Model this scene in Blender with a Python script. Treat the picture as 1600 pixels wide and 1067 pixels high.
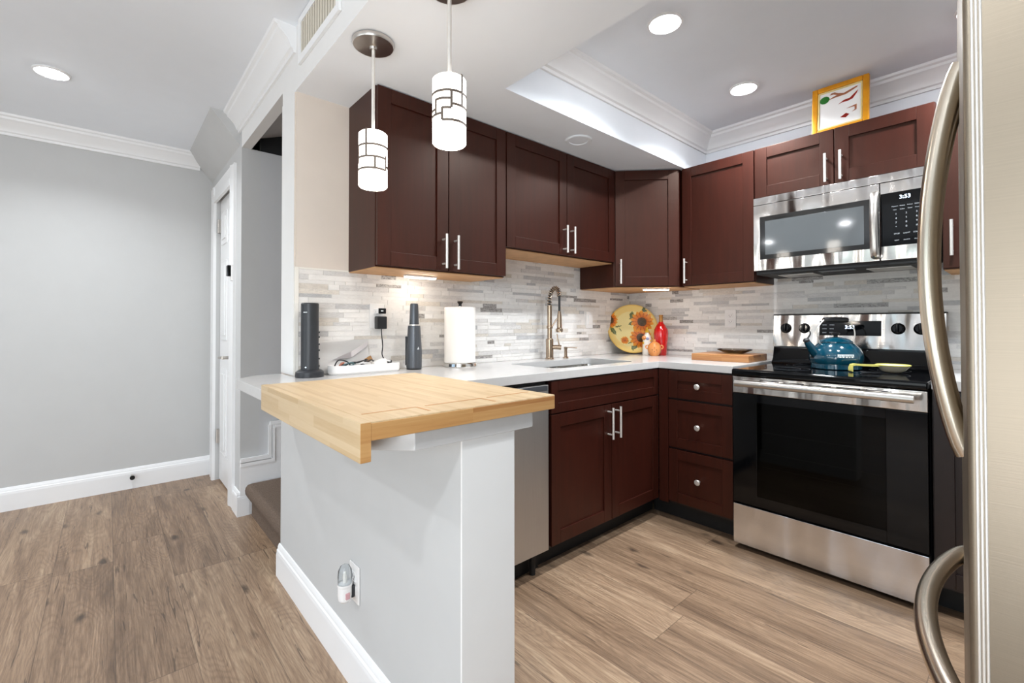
import bpy, bmesh, math, random
from mathutils import Vector, Matrix
random.seed(7)
PI = math.pi
S = bpy.context.scene
COL = S.collection
for o in list(bpy.data.objects):
    bpy.data.objects.remove(o)

# ------------------------------------------------------------------ camera, world, light, exposure
TH, PITCH, ROLL = 0.8469, 0.0119, -0.0007
CAM = Vector((2.0773, -3.0511, 1.1326))
F0 = Vector((-math.sin(TH), math.cos(TH), 0)); R0 = Vector((math.cos(TH), math.sin(TH), 0)); Z0 = Vector((0, 0, 1))
F2 = F0 * math.cos(PITCH) + Z0 * math.sin(PITCH); U2 = Z0 * math.cos(PITCH) - F0 * math.sin(PITCH)
R3 = R0 * math.cos(ROLL) + U2 * math.sin(ROLL); U3 = U2 * math.cos(ROLL) - R0 * math.sin(ROLL)
cd = bpy.data.cameras.new('camera'); co = bpy.data.objects.new('camera', cd); COL.objects.link(co)
m = Matrix.Identity(4)
for i in range(3):
    m[i][0] = R3[i]; m[i][1] = U3[i]; m[i][2] = -F2[i]; m[i][3] = CAM[i]
co.matrix_world = m
cd.sensor_width = 36; cd.lens = 716.25 / 1600 * 36
cd.shift_x = -0.83 / 1600; cd.shift_y = (497.89 - 533.5) / 1600
cd.clip_start = 0.02
S.camera = co

W = bpy.data.worlds.new('world'); S.world = W; W.use_nodes = True
wn = W.node_tree
sky = wn.nodes.new('ShaderNodeTexSky'); sky.sky_type = 'NISHITA'; sky.sun_elevation = 0.7; sky.sun_disc = False
wn.links.new(sky.outputs[0], wn.nodes['Background'].inputs[0]); wn.nodes['Background'].inputs[1].default_value = 0.12

def area_light(name, loc, rot, sx, sy, energy, col=(1, 1, 1)):
    l = bpy.data.lights.new(name, 'AREA'); l.shape = 'RECTANGLE'; l.size = sx; l.size_y = sy; l.energy = energy; l.color = col
    o = bpy.data.objects.new(name, l); o.location = loc; o.rotation_euler = rot; COL.objects.link(o); return o
# daylight lamp at an unseen glazed opening behind the camera, put in for brightness (living room end, y = -6.6)
area_light('daylight_fill', (0.4, -6.5, 1.05), (PI / 2 + math.radians(38), 0, 0), 2.9, 1.7, 24, (0.88, 0.945, 1.0))
# fill lamp at an invented side window, right of and behind the camera
area_light('side_fill', (2.72, -4.45, 1.15), (0, math.radians(118), math.radians(-28)), 1.6, 1.7, 41, (0.90, 0.955, 1.0))
LAMP_K, LAMP_L = 8.8, 8.0   # watts of each recessed lamp in the kitchen tray / living room
UNDER = 24.0        # under cabinet lamps
SHADE = 5.0        # pendant glass

S.view_settings.view_transform = 'Standard'; S.view_settings.look = 'None'
S.view_settings.gamma = 1; S.view_settings.use_curve_mapping = False
S.view_settings.exposure = 0.62
try:
    S.cycles.use_denoising = True
    S.cycles.max_bounces = 10; S.cycles.diffuse_bounces = 6; S.cycles.glossy_bounces = 5
    S.cycles.sample_clamp_indirect = 8; S.cycles.caustics_reflective = False; S.cycles.caustics_refractive = False
    S.cycles.use_adaptive_sampling = False
except Exception:
    pass

# ------------------------------------------------------------------ materials
def lin(c):
    r = []
    for v in c:
        v /= 255.0
        r.append(v / 12.92 if v <= 0.04045 else ((v + 0.055) / 1.055) ** 2.4)
    return (*r, 1.0)

class NT:
    def __init__(s, name):
        s.m = bpy.data.materials.new(name); s.m.use_nodes = True; s.t = s.m.node_tree
        s.b = s.t.nodes['Principled BSDF']
    def n(s, typ, **kw):
        x = s.t.nodes.new('ShaderNode' + typ)
        for k, v in kw.items():
            if k in x.inputs.keys(): s.set(x, k, v)
            else: setattr(x, k, v)
        return x
    def set(s, node, k, v):
        if hasattr(v, 'is_output'): s.t.links.new(v, node.inputs[k])
        else: node.inputs[k].default_value = v
    def p(s, k, v): s.set(s.b, k, v)
    def math(s, op, a, b=None, c=None):
        x = s.t.nodes.new('ShaderNodeMath'); x.operation = op
        s.set(x, 0, a)
        if b is not None: s.set(x, 1, b)
        if c is not None: s.set(x, 2, c)
        return x.outputs[0]
    def mix(s, f, a, b, blend='MIX'):
        x = s.t.nodes.new('ShaderNodeMix'); x.data_type = 'RGBA'; x.blend_type = blend
        s.set(x, 0, f); s.set(x, 6, a); s.set(x, 7, b); return x.outputs[2]
    def ramp(s, fac, stops):
        x = s.t.nodes.new('ShaderNodeValToRGB'); s.set(x, 0, fac)
        e = x.color_ramp.elements
        while len(e) < len(stops): e.new(0.5)
        for el, (p, c) in zip(e, stops):
            el.position = p; el.color = c if len(c) == 4 else (*c, 1)
        return x.outputs[0]
    def coord(s, scale=(1, 1, 1), kind='Object'):
        tc = s.n('TexCoord'); mp = s.n('Mapping'); s.t.links.new(tc.outputs[kind], mp.inputs[0])
        mp.inputs['Scale'].default_value = scale; return mp.outputs[0]
    def noise(s, vec, scale=5, detail=3, rough=.5, dist=0):
        x = s.n('TexNoise'); s.set(x, 'Vector', vec); s.set(x, 'Scale', scale); s.set(x, 'Detail', detail)
        s.set(x, 'Roughness', rough); s.set(x, 'Distortion', dist); return x.outputs[0]
    def bump(s, h, strength=.2, dist=.01):
        x = s.n('Bump'); s.set(x, 'Height', h); s.set(x, 'Strength', strength); s.set(x, 'Distance', dist)
        s.p('Normal', x.outputs[0]); return x

def simple(name, col, rough=.5, metal=0.0, var=.04, scale=9, coat=0, bump=0, emit=None, es=0):
    t = NT(name); c = lin(col)
    n = t.noise(t.coord(), scale, 4)
    lo = tuple(max(0, v * (1 - var)) for v in c[:3]) + (1,); hi = tuple(min(1, v * (1 + var)) for v in c[:3]) + (1,)
    t.p('Base Color', t.ramp(n, [(.3, lo), (.7, hi)])); t.p('Roughness', rough); t.p('Metallic', metal)
    if coat: t.p('Coat Weight', coat); t.p('Coat Roughness', .08)
    if bump: t.bump(t.noise(t.coord(), scale * 40, 2), bump, .002)
    if emit is not None: t.p('Emission Color', lin(emit)); t.p('Emission Strength', es)
    return t.m

MAT = {}
MAT['wall'] = simple('wall_paint_grey', (196, 196, 195), .7, var=.01, bump=.05)
MAT['wall_k'] = simple('wall_paint_beige', (218, 207, 196), .65, var=.015, bump=.05)
MAT['stair_wall'] = simple('wall_paint_stair', (196, 196, 197), .7, var=.01, bump=.05)
MAT['ceil'] = simple('ceiling_paint', (237, 241, 246), .8, var=.008)
MAT['trim'] = simple('trim_paint_white', (240, 240, 240), .35, var=.006)
MAT['post'] = simple('post_paint_white', (232, 231, 229), .55, var=.01)
MAT['door'] = simple('door_paint_white', (238, 238, 238), .3, var=.006)
MAT['quartz'] = simple('quartz_white', (197, 195, 193), .16, var=.02, scale=30)
MAT['nickel'] = simple('brushed_nickel', (205, 200, 194), .28, 1.0, var=.05, scale=40)
MAT['nickel_b'] = simple('bright_nickel', (236, 232, 226), .34, .7, var=.03, scale=40)
MAT['chrome'] = simple('chrome', (225, 222, 218), .08, 1.0, var=.02)
MAT['bronze'] = simple('brushed_warm_nickel', (172, 152, 132), .26, 1.0, var=.06, scale=40)
MAT['black'] = simple('black_plastic', (24, 24, 26), .38, var=.1)
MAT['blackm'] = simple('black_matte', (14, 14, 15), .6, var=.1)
MAT['blackg'] = simple('black_glass', (6, 7, 9), .06, var=.1)
MAT['blackg'].node_tree.nodes['Principled BSDF'].inputs['Specular IOR Level'].default_value = .3
MAT['blackm2'] = simple('black_enamel', (16, 16, 17), .6, var=.1)
MAT['charcoal'] = simple('charcoal_plastic', (40, 42, 46), .42, var=.08)
MAT['gunmetal'] = simple('dark_grey_metal', (92, 95, 100), .36, .6, var=.06)
MAT['white_pl'] = simple('white_plastic', (236, 234, 232), .35, var=.01)
MAT['paper'] = simple('white_paper', (234, 232, 230), .85, var=.03, scale=3)
MAT['towel'] = simple('paper_towel', (238, 234, 228), .95, var=.02, bump=.4)
MAT['wood_under'] = simple('unfinished_maple', (196, 150, 104), .6, var=.12, scale=14)
MAT['red'] = simple('red_glaze', (196, 16, 18), .12, var=.08, coat=.6)
MAT['cork'] = simple('gold_cork', (170, 120, 60), .5, .4)
MAT['orange'] = simple('orange_ceramic', (224, 148, 84), .3, var=.05)
MAT['hole'] = simple('dark_hole', (60, 24, 18), .7)
MAT['whitecer'] = simple('white_ceramic', (236, 232, 224), .15, var=.02)
MAT['yellow'] = simple('yellow_glaze', (226, 186, 60), .25, var=.1)
MAT['rest'] = simple('pale_yellow_glaze', (214, 204, 110), .22, var=.08)
MAT['rest_in'] = simple('cream_glaze', (226, 216, 190), .2, var=.04)
MAT['bluegrey'] = simple('pale_blue_glaze', (150, 160, 196), .3)
MAT['teal'] = simple('teal_enamel', (3, 60, 78), .12, var=.12, scale=4, coat=.8)
MAT['gold'] = simple('gilt_frame', (222, 150, 26), .35, .35, var=.25, scale=8)
MAT['goldin'] = simple('pale_gilt', (228, 206, 140), .4, .2, var=.1)
MAT['carpet'] = simple('brown_carpet', (116, 98, 84), .95, var=.35, scale=220, bump=.9)
MAT['black_rubber'] = simple('black_rubber', (18, 18, 18), .7)
MAT['copper'] = simple('brown_card', (150, 110, 66), .6)
MAT['cable_b'] = simple('black_cable', (22, 22, 24), .5)
MAT['cable_g'] = simple('teal_cable', (70, 100, 105), .5)
MAT['cable_r'] = simple('terracotta_cable', (176, 112, 92), .6)
MAT['vent'] = simple('cream_vent_metal', (206, 198, 182), .45)
MAT['dark_void'] = simple('dark_duct', (60, 52, 44), .9)
MAT['fridge_side'] = None
MAT['lamp'] = simple('lamp_diffuser', (255, 255, 255), .5, emit=(250, 252, 255), es=62)
MAT['strip'] = simple('under_cabinet_diffuser', (255, 255, 255), .5, emit=(255, 246, 232), es=UNDER)
MAT['shade'] = simple('opal_glass', (250, 246, 240), .3, emit=(255, 247, 236), es=SHADE)
MAT['overlay'] = simple('bronze_overlay', (112, 100, 90), .5, .2)
MAT['digit'] = simple('led_digits', (230, 240, 255), .5, emit=(214, 232, 255), es=2.2)
MAT['legend'] = simple('printed_legend', (190, 195, 200), .6)
MAT['badge'] = simple('white_badge', (226, 230, 232), .4)
MAT['badge_t'] = simple('badge_print', (70, 100, 120), .6)
MAT['foam'] = simple('smoked_lamp_glass', (220, 224, 226), .1)

def mat_cab():
    t = NT('espresso_cherry')
    v = t.coord((14, 14, 1.1))
    n = t.noise(v, 3.2, 5, .6, .6); n2 = t.noise(t.coord((2, 2, .6)), 2.0, 2)
    c = t.ramp(n, [(.25, lin((30, 11, 7))), (.75, lin((50, 18, 11)))])
    t.p('Base Color', t.mix(t.math('MULTIPLY', n2, .35), c, lin((76, 26, 17)))); t.p('Roughness', .40); t.p('Specular IOR Level', .42); t.p('Specular Tint', (1.0, .78, .64, 1))
    return t.m
MAT['cab'] = mat_cab()
MAT['cabdark'] = simple('espresso_base', (30, 17, 15), .4, var=.2)

def mat_steel(name, col, rough, wave, brush_axis, wscale=5.0):
    t = NT(name)
    sc = {'x': (2, 260, 260), 'z': (260, 260, 2)}[brush_axis]
    n = t.noise(t.coord(sc), 3, 3)
    c = lin(col)
    t.p('Base Color', t.ramp(n, [(.3, tuple(v * .93 for v in c[:3]) + (1,)), (.7, c)])); t.p('Metallic', 1.0)
    t.p('Roughness', rough)
    w = t.noise(t.coord((1.6, 1.6, .45)), wscale, 1)
    b1 = t.n('Bump'); t.set(b1, 'Height', w); t.set(b1, 'Strength', wave); t.set(b1, 'Distance', .05)
    b2 = t.n('Bump'); t.set(b2, 'Height', n); t.set(b2, 'Strength', .03); t.set(b2, 'Distance', .002); t.set(b2, 'Normal', b1.outputs[0])
    t.p('Normal', b2.outputs[0])
    return t.m
MAT['steel'] = mat_steel('stainless_wavy', (224, 220, 216), .15, .6, 'x', 6)
MAT['steel_dr'] = mat_steel('stainless_drawer', (222, 224, 228), .2, .6, 'x', 4)
MAT['steel_dw'] = mat_steel('stainless_dishwasher', (196, 194, 192), .45, .1, 'z')
MAT['steel_fr'] = mat_steel('stainless_fridge', (140, 129, 114), .42, .06, 'x')
MAT['steel_sink'] = mat_steel('stainless_sink', (196, 192, 186), .25, .05, 'x')
MAT['handle_fr'] = mat_steel('brushed_handle', (226, 214, 196), .24, 0.0, 'z')

def mat_floor():
    t = NT('oak_planks')
    tc = t.n('TexCoord'); sp = t.n('SeparateXYZ'); t.t.links.new(tc.outputs['Object'], sp.inputs[0])
    x, y = sp.outputs[0], sp.outputs[1]
    PW, PL = .207, 1.26
    r = t.math('DIVIDE', t.math('ADD', y, 3.022), PW); row = t.math('FLOOR', r)
    wr = t.n('TexWhiteNoise', noise_dimensions='1D'); t.set(wr, 'W', t.math('ADD', row, .37))
    xs = t.math('ADD', t.math('DIVIDE', x, PL), t.math('MULTIPLY', wr.outputs[0], 7.0)); col = t.math('FLOOR', xs)
    idv = t.n('CombineXYZ'); t.set(idv, 0, row); t.set(idv, 1, col)
    wid = t.n('TexWhiteNoise', noise_dimensions='2D'); t.set(wid, 'Vector', idv.outputs[0]); rid = wid.outputs[0]
    off = t.math('MULTIPLY', rid, 60.0)
    g = t.n('CombineXYZ'); t.set(g, 0, t.math('ADD', x, off)); t.set(g, 1, y); t.set(g, 2, off)
    def mp(sc):
        q = t.n('Mapping'); t.t.links.new(g.outputs[0], q.inputs[0]); q.inputs['Scale'].default_value = sc; return q.outputs[0]
    broad = t.noise(mp((.8, 9, 1)), 1.7, 4, .6, .9)
    fine = t.noise(mp((2.6, 80, 1)), 2.0, 6, .75, .5)
    pores = t.noise(mp((9, 230, 1)), 2.0, 3, .7, .3)
    # cathedral figure: contour lines of a stretched noise
    fld = t.noise(mp((.85, 4.6, 1)), 1.45, 2, .35, .35)
    ph = t.math('MULTIPLY', t.math('ADD', fld, t.math('MULTIPLY', fine, .015)), 210.0)
    ring = t.math('POWER', t.math('MULTIPLY_ADD', t.math('SINE', ph), .5, .5), 2.0)
    v = t.math('ADD', t.math('MULTIPLY', broad, .46), t.math('MULTIPLY', fine, .54))
    v = t.math('ADD', v, t.math('MULTIPLY_ADD', rid, .13, -.065))
    c = t.ramp(v, [(.30, lin((92, 72, 56))), (.42, lin((130, 105, 83))), (.53, lin((157, 130, 105))), (.66, lin((187, 162, 134)))])
    c = t.mix(t.math('MULTIPLY', ring, .24), c, lin((92, 72, 56)))
    c = t.mix(t.math('MULTIPLY', t.ramp(pores, [(.50, (0, 0, 0)), (.66, (1, 1, 1))]), .30), c, lin((84, 65, 50)))
    # knots and dark cracks
    kn = t.n('TexVoronoi'); t.set(kn, 'Vector', mp((1.9, 4.2, 1))); t.set(kn, 'Scale', 1.5)
    kd = t.math('ADD', kn.outputs['Distance'], t.math('MULTIPLY_ADD', t.noise(mp((9, 22, 1)), 2.0, 3), .16, -.08))
    c = t.mix(t.math('MULTIPLY', t.ramp(kd, [(.05, (1, 1, 1)), (.15, (0, 0, 0))]), .8), c, lin((54, 42, 34)))
    ck = t.noise(mp((1.5, 26, 1)), 2.2, 3, .55, 1.4)
    c = t.mix(t.math('MULTIPLY', t.ramp(ck, [(.645, (0, 0, 0)), (.69, (1, 1, 1))]), .66), c, lin((62, 48, 39)))
    # plank edges
    fr = t.math('ABSOLUTE', t.math('SUBTRACT', t.math('FRACT', r), .5))
    fx = t.math('ABSOLUTE', t.math('SUBTRACT', t.math('FRACT', xs), .5))
    e = t.math('MAXIMUM', t.math('GREATER_THAN', fr, .4945), t.math('GREATER_THAN', fx, .4989))
    c = t.mix(t.math('MULTIPLY', e, .55), c, lin((58, 45, 37)))
    t.p('Base Color', c); t.p('Roughness', t.math('MULTIPLY_ADD', fine, .2, .30))
    t.bump(t.math('SUBTRACT', fine, t.math('MULTIPLY', e, 1.2)), .18, .0015)
    return t.m
MAT['floor'] = mat_floor()

def mat_tile():
    t = NT('marble_strip_tile')
    a = t.n('Attribute', attribute_name='tint')
    n = t.noise(t.coord((6, 6, 16)), 2.5, 5, .6, 1.4); n2 = t.noise(t.coord((3, 3, 9)), 5, 6, .65, 2.5)
    c = t.mix(.12, a.outputs['Color'], t.ramp(n, [(.3, lin((150, 146, 142))), (.7, lin((252, 248, 242)))]))
    vein = t.ramp(n2, [(.44, (0, 0, 0)), (.5, (1, 1, 1)), (.56, (0, 0, 0))])
    c = t.mix(t.math('MULTIPLY', t.math('MULTIPLY', vein, a.outputs['Alpha']), .9), c, lin((92, 84, 80)))
    t.p('Base Color', c); t.p('Roughness', .28)
    return t.m
MAT['tile'] = mat_tile()

def mat_bamboo(name, base, hi, dark, axis, block):
    t = NT(name)
    tc = t.n('TexCoord'); sp = t.n('SeparateXYZ'); t.t.links.new(tc.outputs['Object'], sp.inputs[0])
    a, b = (sp.outputs[0], sp.outputs[1]) if axis == 'x' else (sp.outputs[1], sp.outputs[0])
    r = t.math('FLOOR', t.math('DIVIDE', t.math('ADD', b, t.math('MULTIPLY', sp.outputs[2], .5)), block))
    w1 = t.n('TexWhiteNoise', noise_dimensions='1D'); t.set(w1, 'W', r)
    cl = t.math('FLOOR', t.math('ADD', t.math('DIVIDE', a, .28), t.math('MULTIPLY', w1.outputs[0], 9)))
    cv = t.n('CombineXYZ'); t.set(cv, 0, r); t.set(cv, 1, cl); t.set(cv, 2, t.math('FLOOR', t.math('DIVIDE', sp.outputs[2], .025)))
    w2 = t.n('TexWhiteNoise', noise_dimensions='3D'); t.set(w2, 'Vector', cv.outputs[0])
    g = t.noise(t.coord((3, 60, 60) if axis == 'x' else (60, 3, 60)), 2.5, 4, .6, .4)
    v = t.math('ADD', t.math('MULTIPLY', w2.outputs[0], .5), t.math('MULTIPLY', g, .5))
    t.p('Base Color', t.ramp(v, [(.15, lin(dark)), (.45, lin(base)), (.85, lin(hi))])); t.p('Roughness', .42)
    return t.m
MAT['bamboo'] = mat_bamboo('bamboo_strips', (190, 165, 129), (200, 177, 143), (178, 149, 109), 'x', .013)
MAT['bamboo_e'] = mat_bamboo('bamboo_edge', (190, 142, 88), (206, 164, 110), (164, 108, 60), 'y', .03)
MAT['bamboo_g'] = simple('bamboo_groove', (176, 126, 76), .5)
MAT['board'] = mat_bamboo('endgrain_board', (160, 106, 62), (182, 134, 84), (112, 66, 36), 'x', .03)

def mat_glass(name, tint, amount, rough=.03, ior=1.28):
    t = NT(name); nt = t.t
    tr = t.n('BsdfTransparent'); tr.inputs[0].default_value = lin(tint)
    gl = t.n('BsdfGlossy'); gl.inputs['Roughness'].default_value = rough
    fr = t.n('Fresnel'); fr.inputs[0].default_value = ior
    mx = t.n('MixShader'); f = t.math('ADD', fr.outputs[0], amount)
    nt.links.new(f, mx.inputs[0]); nt.links.new(tr.outputs[0], mx.inputs[1]); nt.links.new(gl.outputs[0], mx.inputs[2])
    nt.links.new(mx.outputs[0], nt.nodes['Material Output'].inputs[0]); return t.m
MAT['oven_glass'] = mat_glass('smoked_oven_glass', (120, 122, 118), .0)
MAT['clear'] = mat_glass('clear_plastic', (244, 247, 249), .03, .12, 1.15)
MAT['dish_glass'] = mat_glass('clear_glass', (240, 236, 230), .06, .05)
MAT['mw_glass'] = simple('microwave_glass', (16, 17, 18), .04, var=.02, coat=1.0)
MAT['mw_screen'] = simple('microwave_screen', (84, 88, 90), .05, var=.02, coat=1.0)
MAT['oven_in'] = simple('oven_enamel', (58, 60, 52), .5, var=.2)

def mat_plate():
    t = NT('sunflower_glaze')
    a = t.n('Attribute', attribute_name='tint'); n = t.noise(t.coord(), 60, 3)
    t.p('Base Color', t.mix(t.math('MULTIPLY', n, .12), a.outputs['Color'], lin((240, 200, 120)))); t.p('Roughness', .3); t.p('Specular IOR Level', .25); return t.m
MAT['plate'] = mat_plate()

# ------------------------------------------------------------------ mesh helpers
class MB:
    def __init__(s): s.bm = bmesh.new(); s.tint = None
    def box(s, x0, x1, y0, y1, z0, z1, bev=0.0, seg=2):
        vs = [s.bm.verts.new((x, y, z)) for x in (x0, x1) for y in (y0, y1) for z in (z0, z1)]
        fs = [(0, 1, 3, 2), (4, 6, 7, 5), (0, 4, 5, 1), (2, 3, 7, 6), (0, 2, 6, 4), (1, 5, 7, 3)]
        F = [s.bm.faces.new([vs[i] for i in f]) for f in fs]
        if bev:
            es = list({e for f in F for e in f.edges})
            bmesh.ops.bevel(s.bm, geom=es, offset=bev, segments=seg, affect='EDGES', profile=.5)
        return s
    def prism(s, pts, z0, z1, holes=(), bev=0.0):
        bm = s.bm; loops = [pts] + list(holes); es = []
        for L in loops:
            v = [bm.verts.new((p[0], p[1], z0)) for p in L]
            es += [bm.edges.new((v[i], v[(i + 1) % len(v)])) for i in range(len(v))]
        r = bmesh.ops.triangle_fill(bm, use_beauty=True, use_dissolve=False, edges=es, normal=(0, 0, -1))
        F = [g for g in r['geom'] if isinstance(g, bmesh.types.BMFace)]
        r2 = bmesh.ops.extrude_face_region(bm, geom=F)
        nv = [g for g in r2['geom'] if isinstance(g, bmesh.types.BMVert)]
        bmesh.ops.translate(bm, verts=nv, vec=(0, 0, z1 - z0))
        if bev:
            ed = [e for e in bm.edges if len(e.link_faces) == 2 and e.calc_face_angle(0) > .6]
            bmesh.ops.bevel(bm, geom=ed, offset=bev, segments=2, affect='EDGES', profile=.5)
        return s
    def extr(s, prof, p0, p1, u, v):
        """sweep a 2D profile (a,b) -> p + a*u + b*v from p0 to p1 (closed, capped)"""
        u = Vector(u); v = Vector(v); A = [s.bm.verts.new(Vector(p0) + u * a + v * b) for a, b in prof]
        B = [s.bm.verts.new(Vector(p1) + u * a + v * b) for a, b in prof]
        n = len(prof)
        for i in range(n): s.bm.faces.new((A[i], A[(i + 1) % n], B[(i + 1) % n], B[i]))
        s.bm.faces.new(A[::-1]); s.bm.faces.new(B); return s
    def tube(s, path, r, n=12, cap=True, closed=False, flat=None):
        P = [Vector(p) for p in path]; N = len(P); rings = []; up = None
        for i, p in enumerate(P):
            if closed: d = P[(i + 1) % N] - P[i - 1]
            else: d = P[min(i + 1, N - 1)] - P[max(i - 1, 0)]
            d.normalize()
            if up is None:
                up = Vector((0, 0, 1)) if abs(d.z) < .9 else Vector((1, 0, 0))
            a = (up - d * up.dot(d)).normalized(); b = d.cross(a); up = a
            rr = r[i] if isinstance(r, (list, tuple)) else r
            ra, rb = (rr, rr) if flat is None else (rr * flat[0], rr * flat[1])
            rings.append([s.bm.verts.new(p + a * ra * math.cos(t) + b * rb * math.sin(t)) for t in [2 * PI * k / n for k in range(n)]])
        M = N if closed else N - 1
        for i in range(M):
            A, B = rings[i], rings[(i + 1) % N]
            for k in range(n): s.bm.faces.new((A[k], A[(k + 1) % n], B[(k + 1) % n], B[k]))
        if cap and not closed: s.bm.faces.new(rings[0][::-1]); s.bm.faces.new(rings[-1])
        return s
    def cyl(s, p0, p1, r, n=24): return s.tube([p0, p1], r, n)
    def lathe(s, prof, c=(0, 0, 0), n=40, mat=None):
        c = Vector(c); mat = mat or Matrix.Identity(3); rings = []
        for r, z in prof:
            if r < 1e-6: rings.append([s.bm.verts.new(c + mat @ Vector((0, 0, z)))])
            else: rings.append([s.bm.verts.new(c + mat @ Vector((r * math.cos(2 * PI * k / n), r * math.sin(2 * PI * k / n), z))) for k in range(n)])
        for A, B in zip(rings, rings[1:]):
            for k in range(n):
                q = [A[k % len(A)], A[(k + 1) % len(A)], B[(k + 1) % len(B)], B[k % len(B)]]
                q = [v for i, v in enumerate(q) if v not in q[:i]]
                if len(q) > 2: s.bm.faces.new(q)
        return s
    def xf(s, mtx): bmesh.ops.transform(s.bm, matrix=mtx, verts=s.bm.verts[:]); return s

def link(name, mb, mat, parent=None, world=True, smooth=.55, normals=True):
    bm = mb.bm if isinstance(mb, MB) else mb
    if normals: bmesh.ops.recalc_face_normals(bm, faces=bm.faces[:])
    for f in bm.faces: f.smooth = True
    for e in bm.edges:
        if len(e.link_faces) != 2 or e.calc_face_angle(0) > smooth: e.smooth = False
    me = bpy.data.meshes.new(name); bm.to_mesh(me); bm.free()
    o = bpy.data.objects.new(name, me); COL.objects.link(o)
    me.materials.append(MAT[mat] if isinstance(mat, str) else mat)
    wn_ = o.modifiers.new('normals', 'WEIGHTED_NORMAL'); wn_.keep_sharp = True; wn_.weight = 60
    if parent is not None:
        if world:
            mw = parent.matrix_basis
            q = parent.parent
            while q is not None: mw = q.matrix_basis @ mw; q = q.parent
            me.transform(mw.inverted())
        o.parent = parent
    return o
def tag(o, label, cat, group=None):
    o['label'] = label; o['category'] = cat
    if group: o['group'] = group
    return o
def thing(name, label, cat, loc=(0, 0, 0), rz=0.0, group=None):
    o = bpy.data.objects.new(name, None); COL.objects.link(o); o.empty_display_size = .05
    o.matrix_basis = Matrix.Translation(loc) @ Matrix.Rotation(rz, 4, 'Z')
    return tag(o, label, cat, group)
def struct(name, mb, mat, parent=None, **k):
    o = link(name, mb, mat, parent, **k)
    if parent is None: o['kind'] = 'structure'
    return o
def copy_tree(o, loc, rz, label):
    r = o.copy(); COL.objects.link(r); r.matrix_basis = Matrix.Translation(loc) @ Matrix.Rotation(rz, 4, 'Z'); r['label'] = label
    def rec(a, b):
        for ch in [x for x in bpy.data.objects if x.parent == a]:
            c = ch.copy(); COL.objects.link(c); c.parent = b; rec(ch, c)
    kids = rec(o, r); return r
def text_mesh(name, body, size, mat, parent, origin, right, up, extrude=.0004, align='CENTER'):
    cu = bpy.data.curves.new(name, 'FONT'); cu.body = body; cu.size = size; cu.extrude = extrude; cu.align_x = align; cu.align_y = 'CENTER'
    tmp = bpy.data.objects.new(name + '_tmp', cu); COL.objects.link(tmp)
    dg = bpy.context.evaluated_depsgraph_get(); me = bpy.data.meshes.new_from_object(tmp.evaluated_get(dg))
    bpy.data.objects.remove(tmp); bpy.data.curves.remove(cu)
    r = Vector(right).normalized(); u = Vector(up).normalized(); n = r.cross(u)
    mt = Matrix.Identity(4)
    for i in range(3): mt[i][0] = r[i]; mt[i][1] = u[i]; mt[i][2] = n[i]; mt[i][3] = origin[i]
    me.transform(mt)
    o = bpy.data.objects.new(name, me); COL.objects.link(o); me.materials.clear(); me.materials.append(MAT[mat])
    if parent is not None:
        mw = parent.matrix_basis; q = parent.parent
        while q is not None: mw = q.matrix_basis @ mw; q = q.parent
        me.transform(mw.inverted()); o.parent = parent
    return o
def frame_mtx(o, w, v, n):
    """matrix mapping local (x=width, y=outwards, z=up) at origin o"""
    mt = Matrix.Identity(4)
    for i in range(3): mt[i][0] = w[i]; mt[i][1] = n[i]; mt[i][2] = v[i]; mt[i][3] = o[i]
    return mt

# ------------------------------------------------------------------ constants of the room
YW = -2.457        # plane of door wall / stair opening / peninsula panel
ZS, ZL = 2.127, 2.40  # soffit and ceiling
XR = 2.86; YB = -6.6; XL_ = -2.06; XST = -1.033

# floor
struct('floor', MB().box(XL_ - .1, XR + .1, YB - .1, .1, -.05, 0), 'floor')
# ceiling with the upper level
mb = MB()
mb.box(XL_ - .1, XR + .1, YB - .1, YW, ZL, ZL + .06); mb.box(-.18, XR + .1, YW, .1, ZL, ZL + .06)
struct('ceiling', mb, 'ceil')
mb = MB(); mb.prism([(0.0, YW + .0004), (XR, YW + .0004), (XR, -1.80), (.617, -1.80), (.617, 0), (0.0, 0)], ZS, ZL)
struct('ceiling_soffit', mb, 'ceil')
# header above stair opening and peninsula
mb = MB(); mb.box(XST, XR, YW, YW + .0195, 2.189, ZL); mb.box(-.18, XR, YW, YW + .0195, ZS + .0006, 2.189); mb.box(XST, -.18, YW + .0195, YW + .05, 2.189, ZL)
struct('wall_header', mb, 'wall_k' if False else 'post')
# walls
struct('wall_left', MB().box(XL_ - .1, XL_, YB, .1, 0, ZL), 'wall')
mb = MB(); mb.box(XL_, -1.87, YW, YW + .1, 0, ZL); mb.box(-1.87, -1.27, YW, YW + .1, 2.05, ZL); mb.box(-1.27, XST, YW, YW + .1, 0, ZL)
struct('wall_door', mb, 'wall')
struct('wall_stair', MB().box(XST - .08, XST, YW + .1, .1, 0, 2.19), 'stair_wall')
mb = MB(); mb.box(-.18, 0, YW + .0005, .1, 0, ZS - .0005); mb.box(-.18, 0, YW + .02, .1, ZS - .0005, ZL)
struct('wall_sink', mb, 'wall_k')
struct('trim_1', MB().box(-.181, .0005, YW - .002, YW, .9145, ZS, .001), 'post')
struct('wall_stove', MB().box(0, XR + .1, 0, .1, 0, ZL), 'ceil')
struct('wall_right', MB().box(XR, XR + .1, YB, -5.4, 0, ZL).box(XR, XR + .1, -3.5, .1, 0, ZL).box(XR, XR + .1, -5.4, -3.5, 0, .3).box(XR, XR + .1, -5.4, -3.5, 2.05, ZL), 'wall')
mb = MB()
for y in (-5.4, -4.48, -3.56): mb.box(XR + .02, XR + .06, y, y + .06, .3, 2.05)
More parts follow.
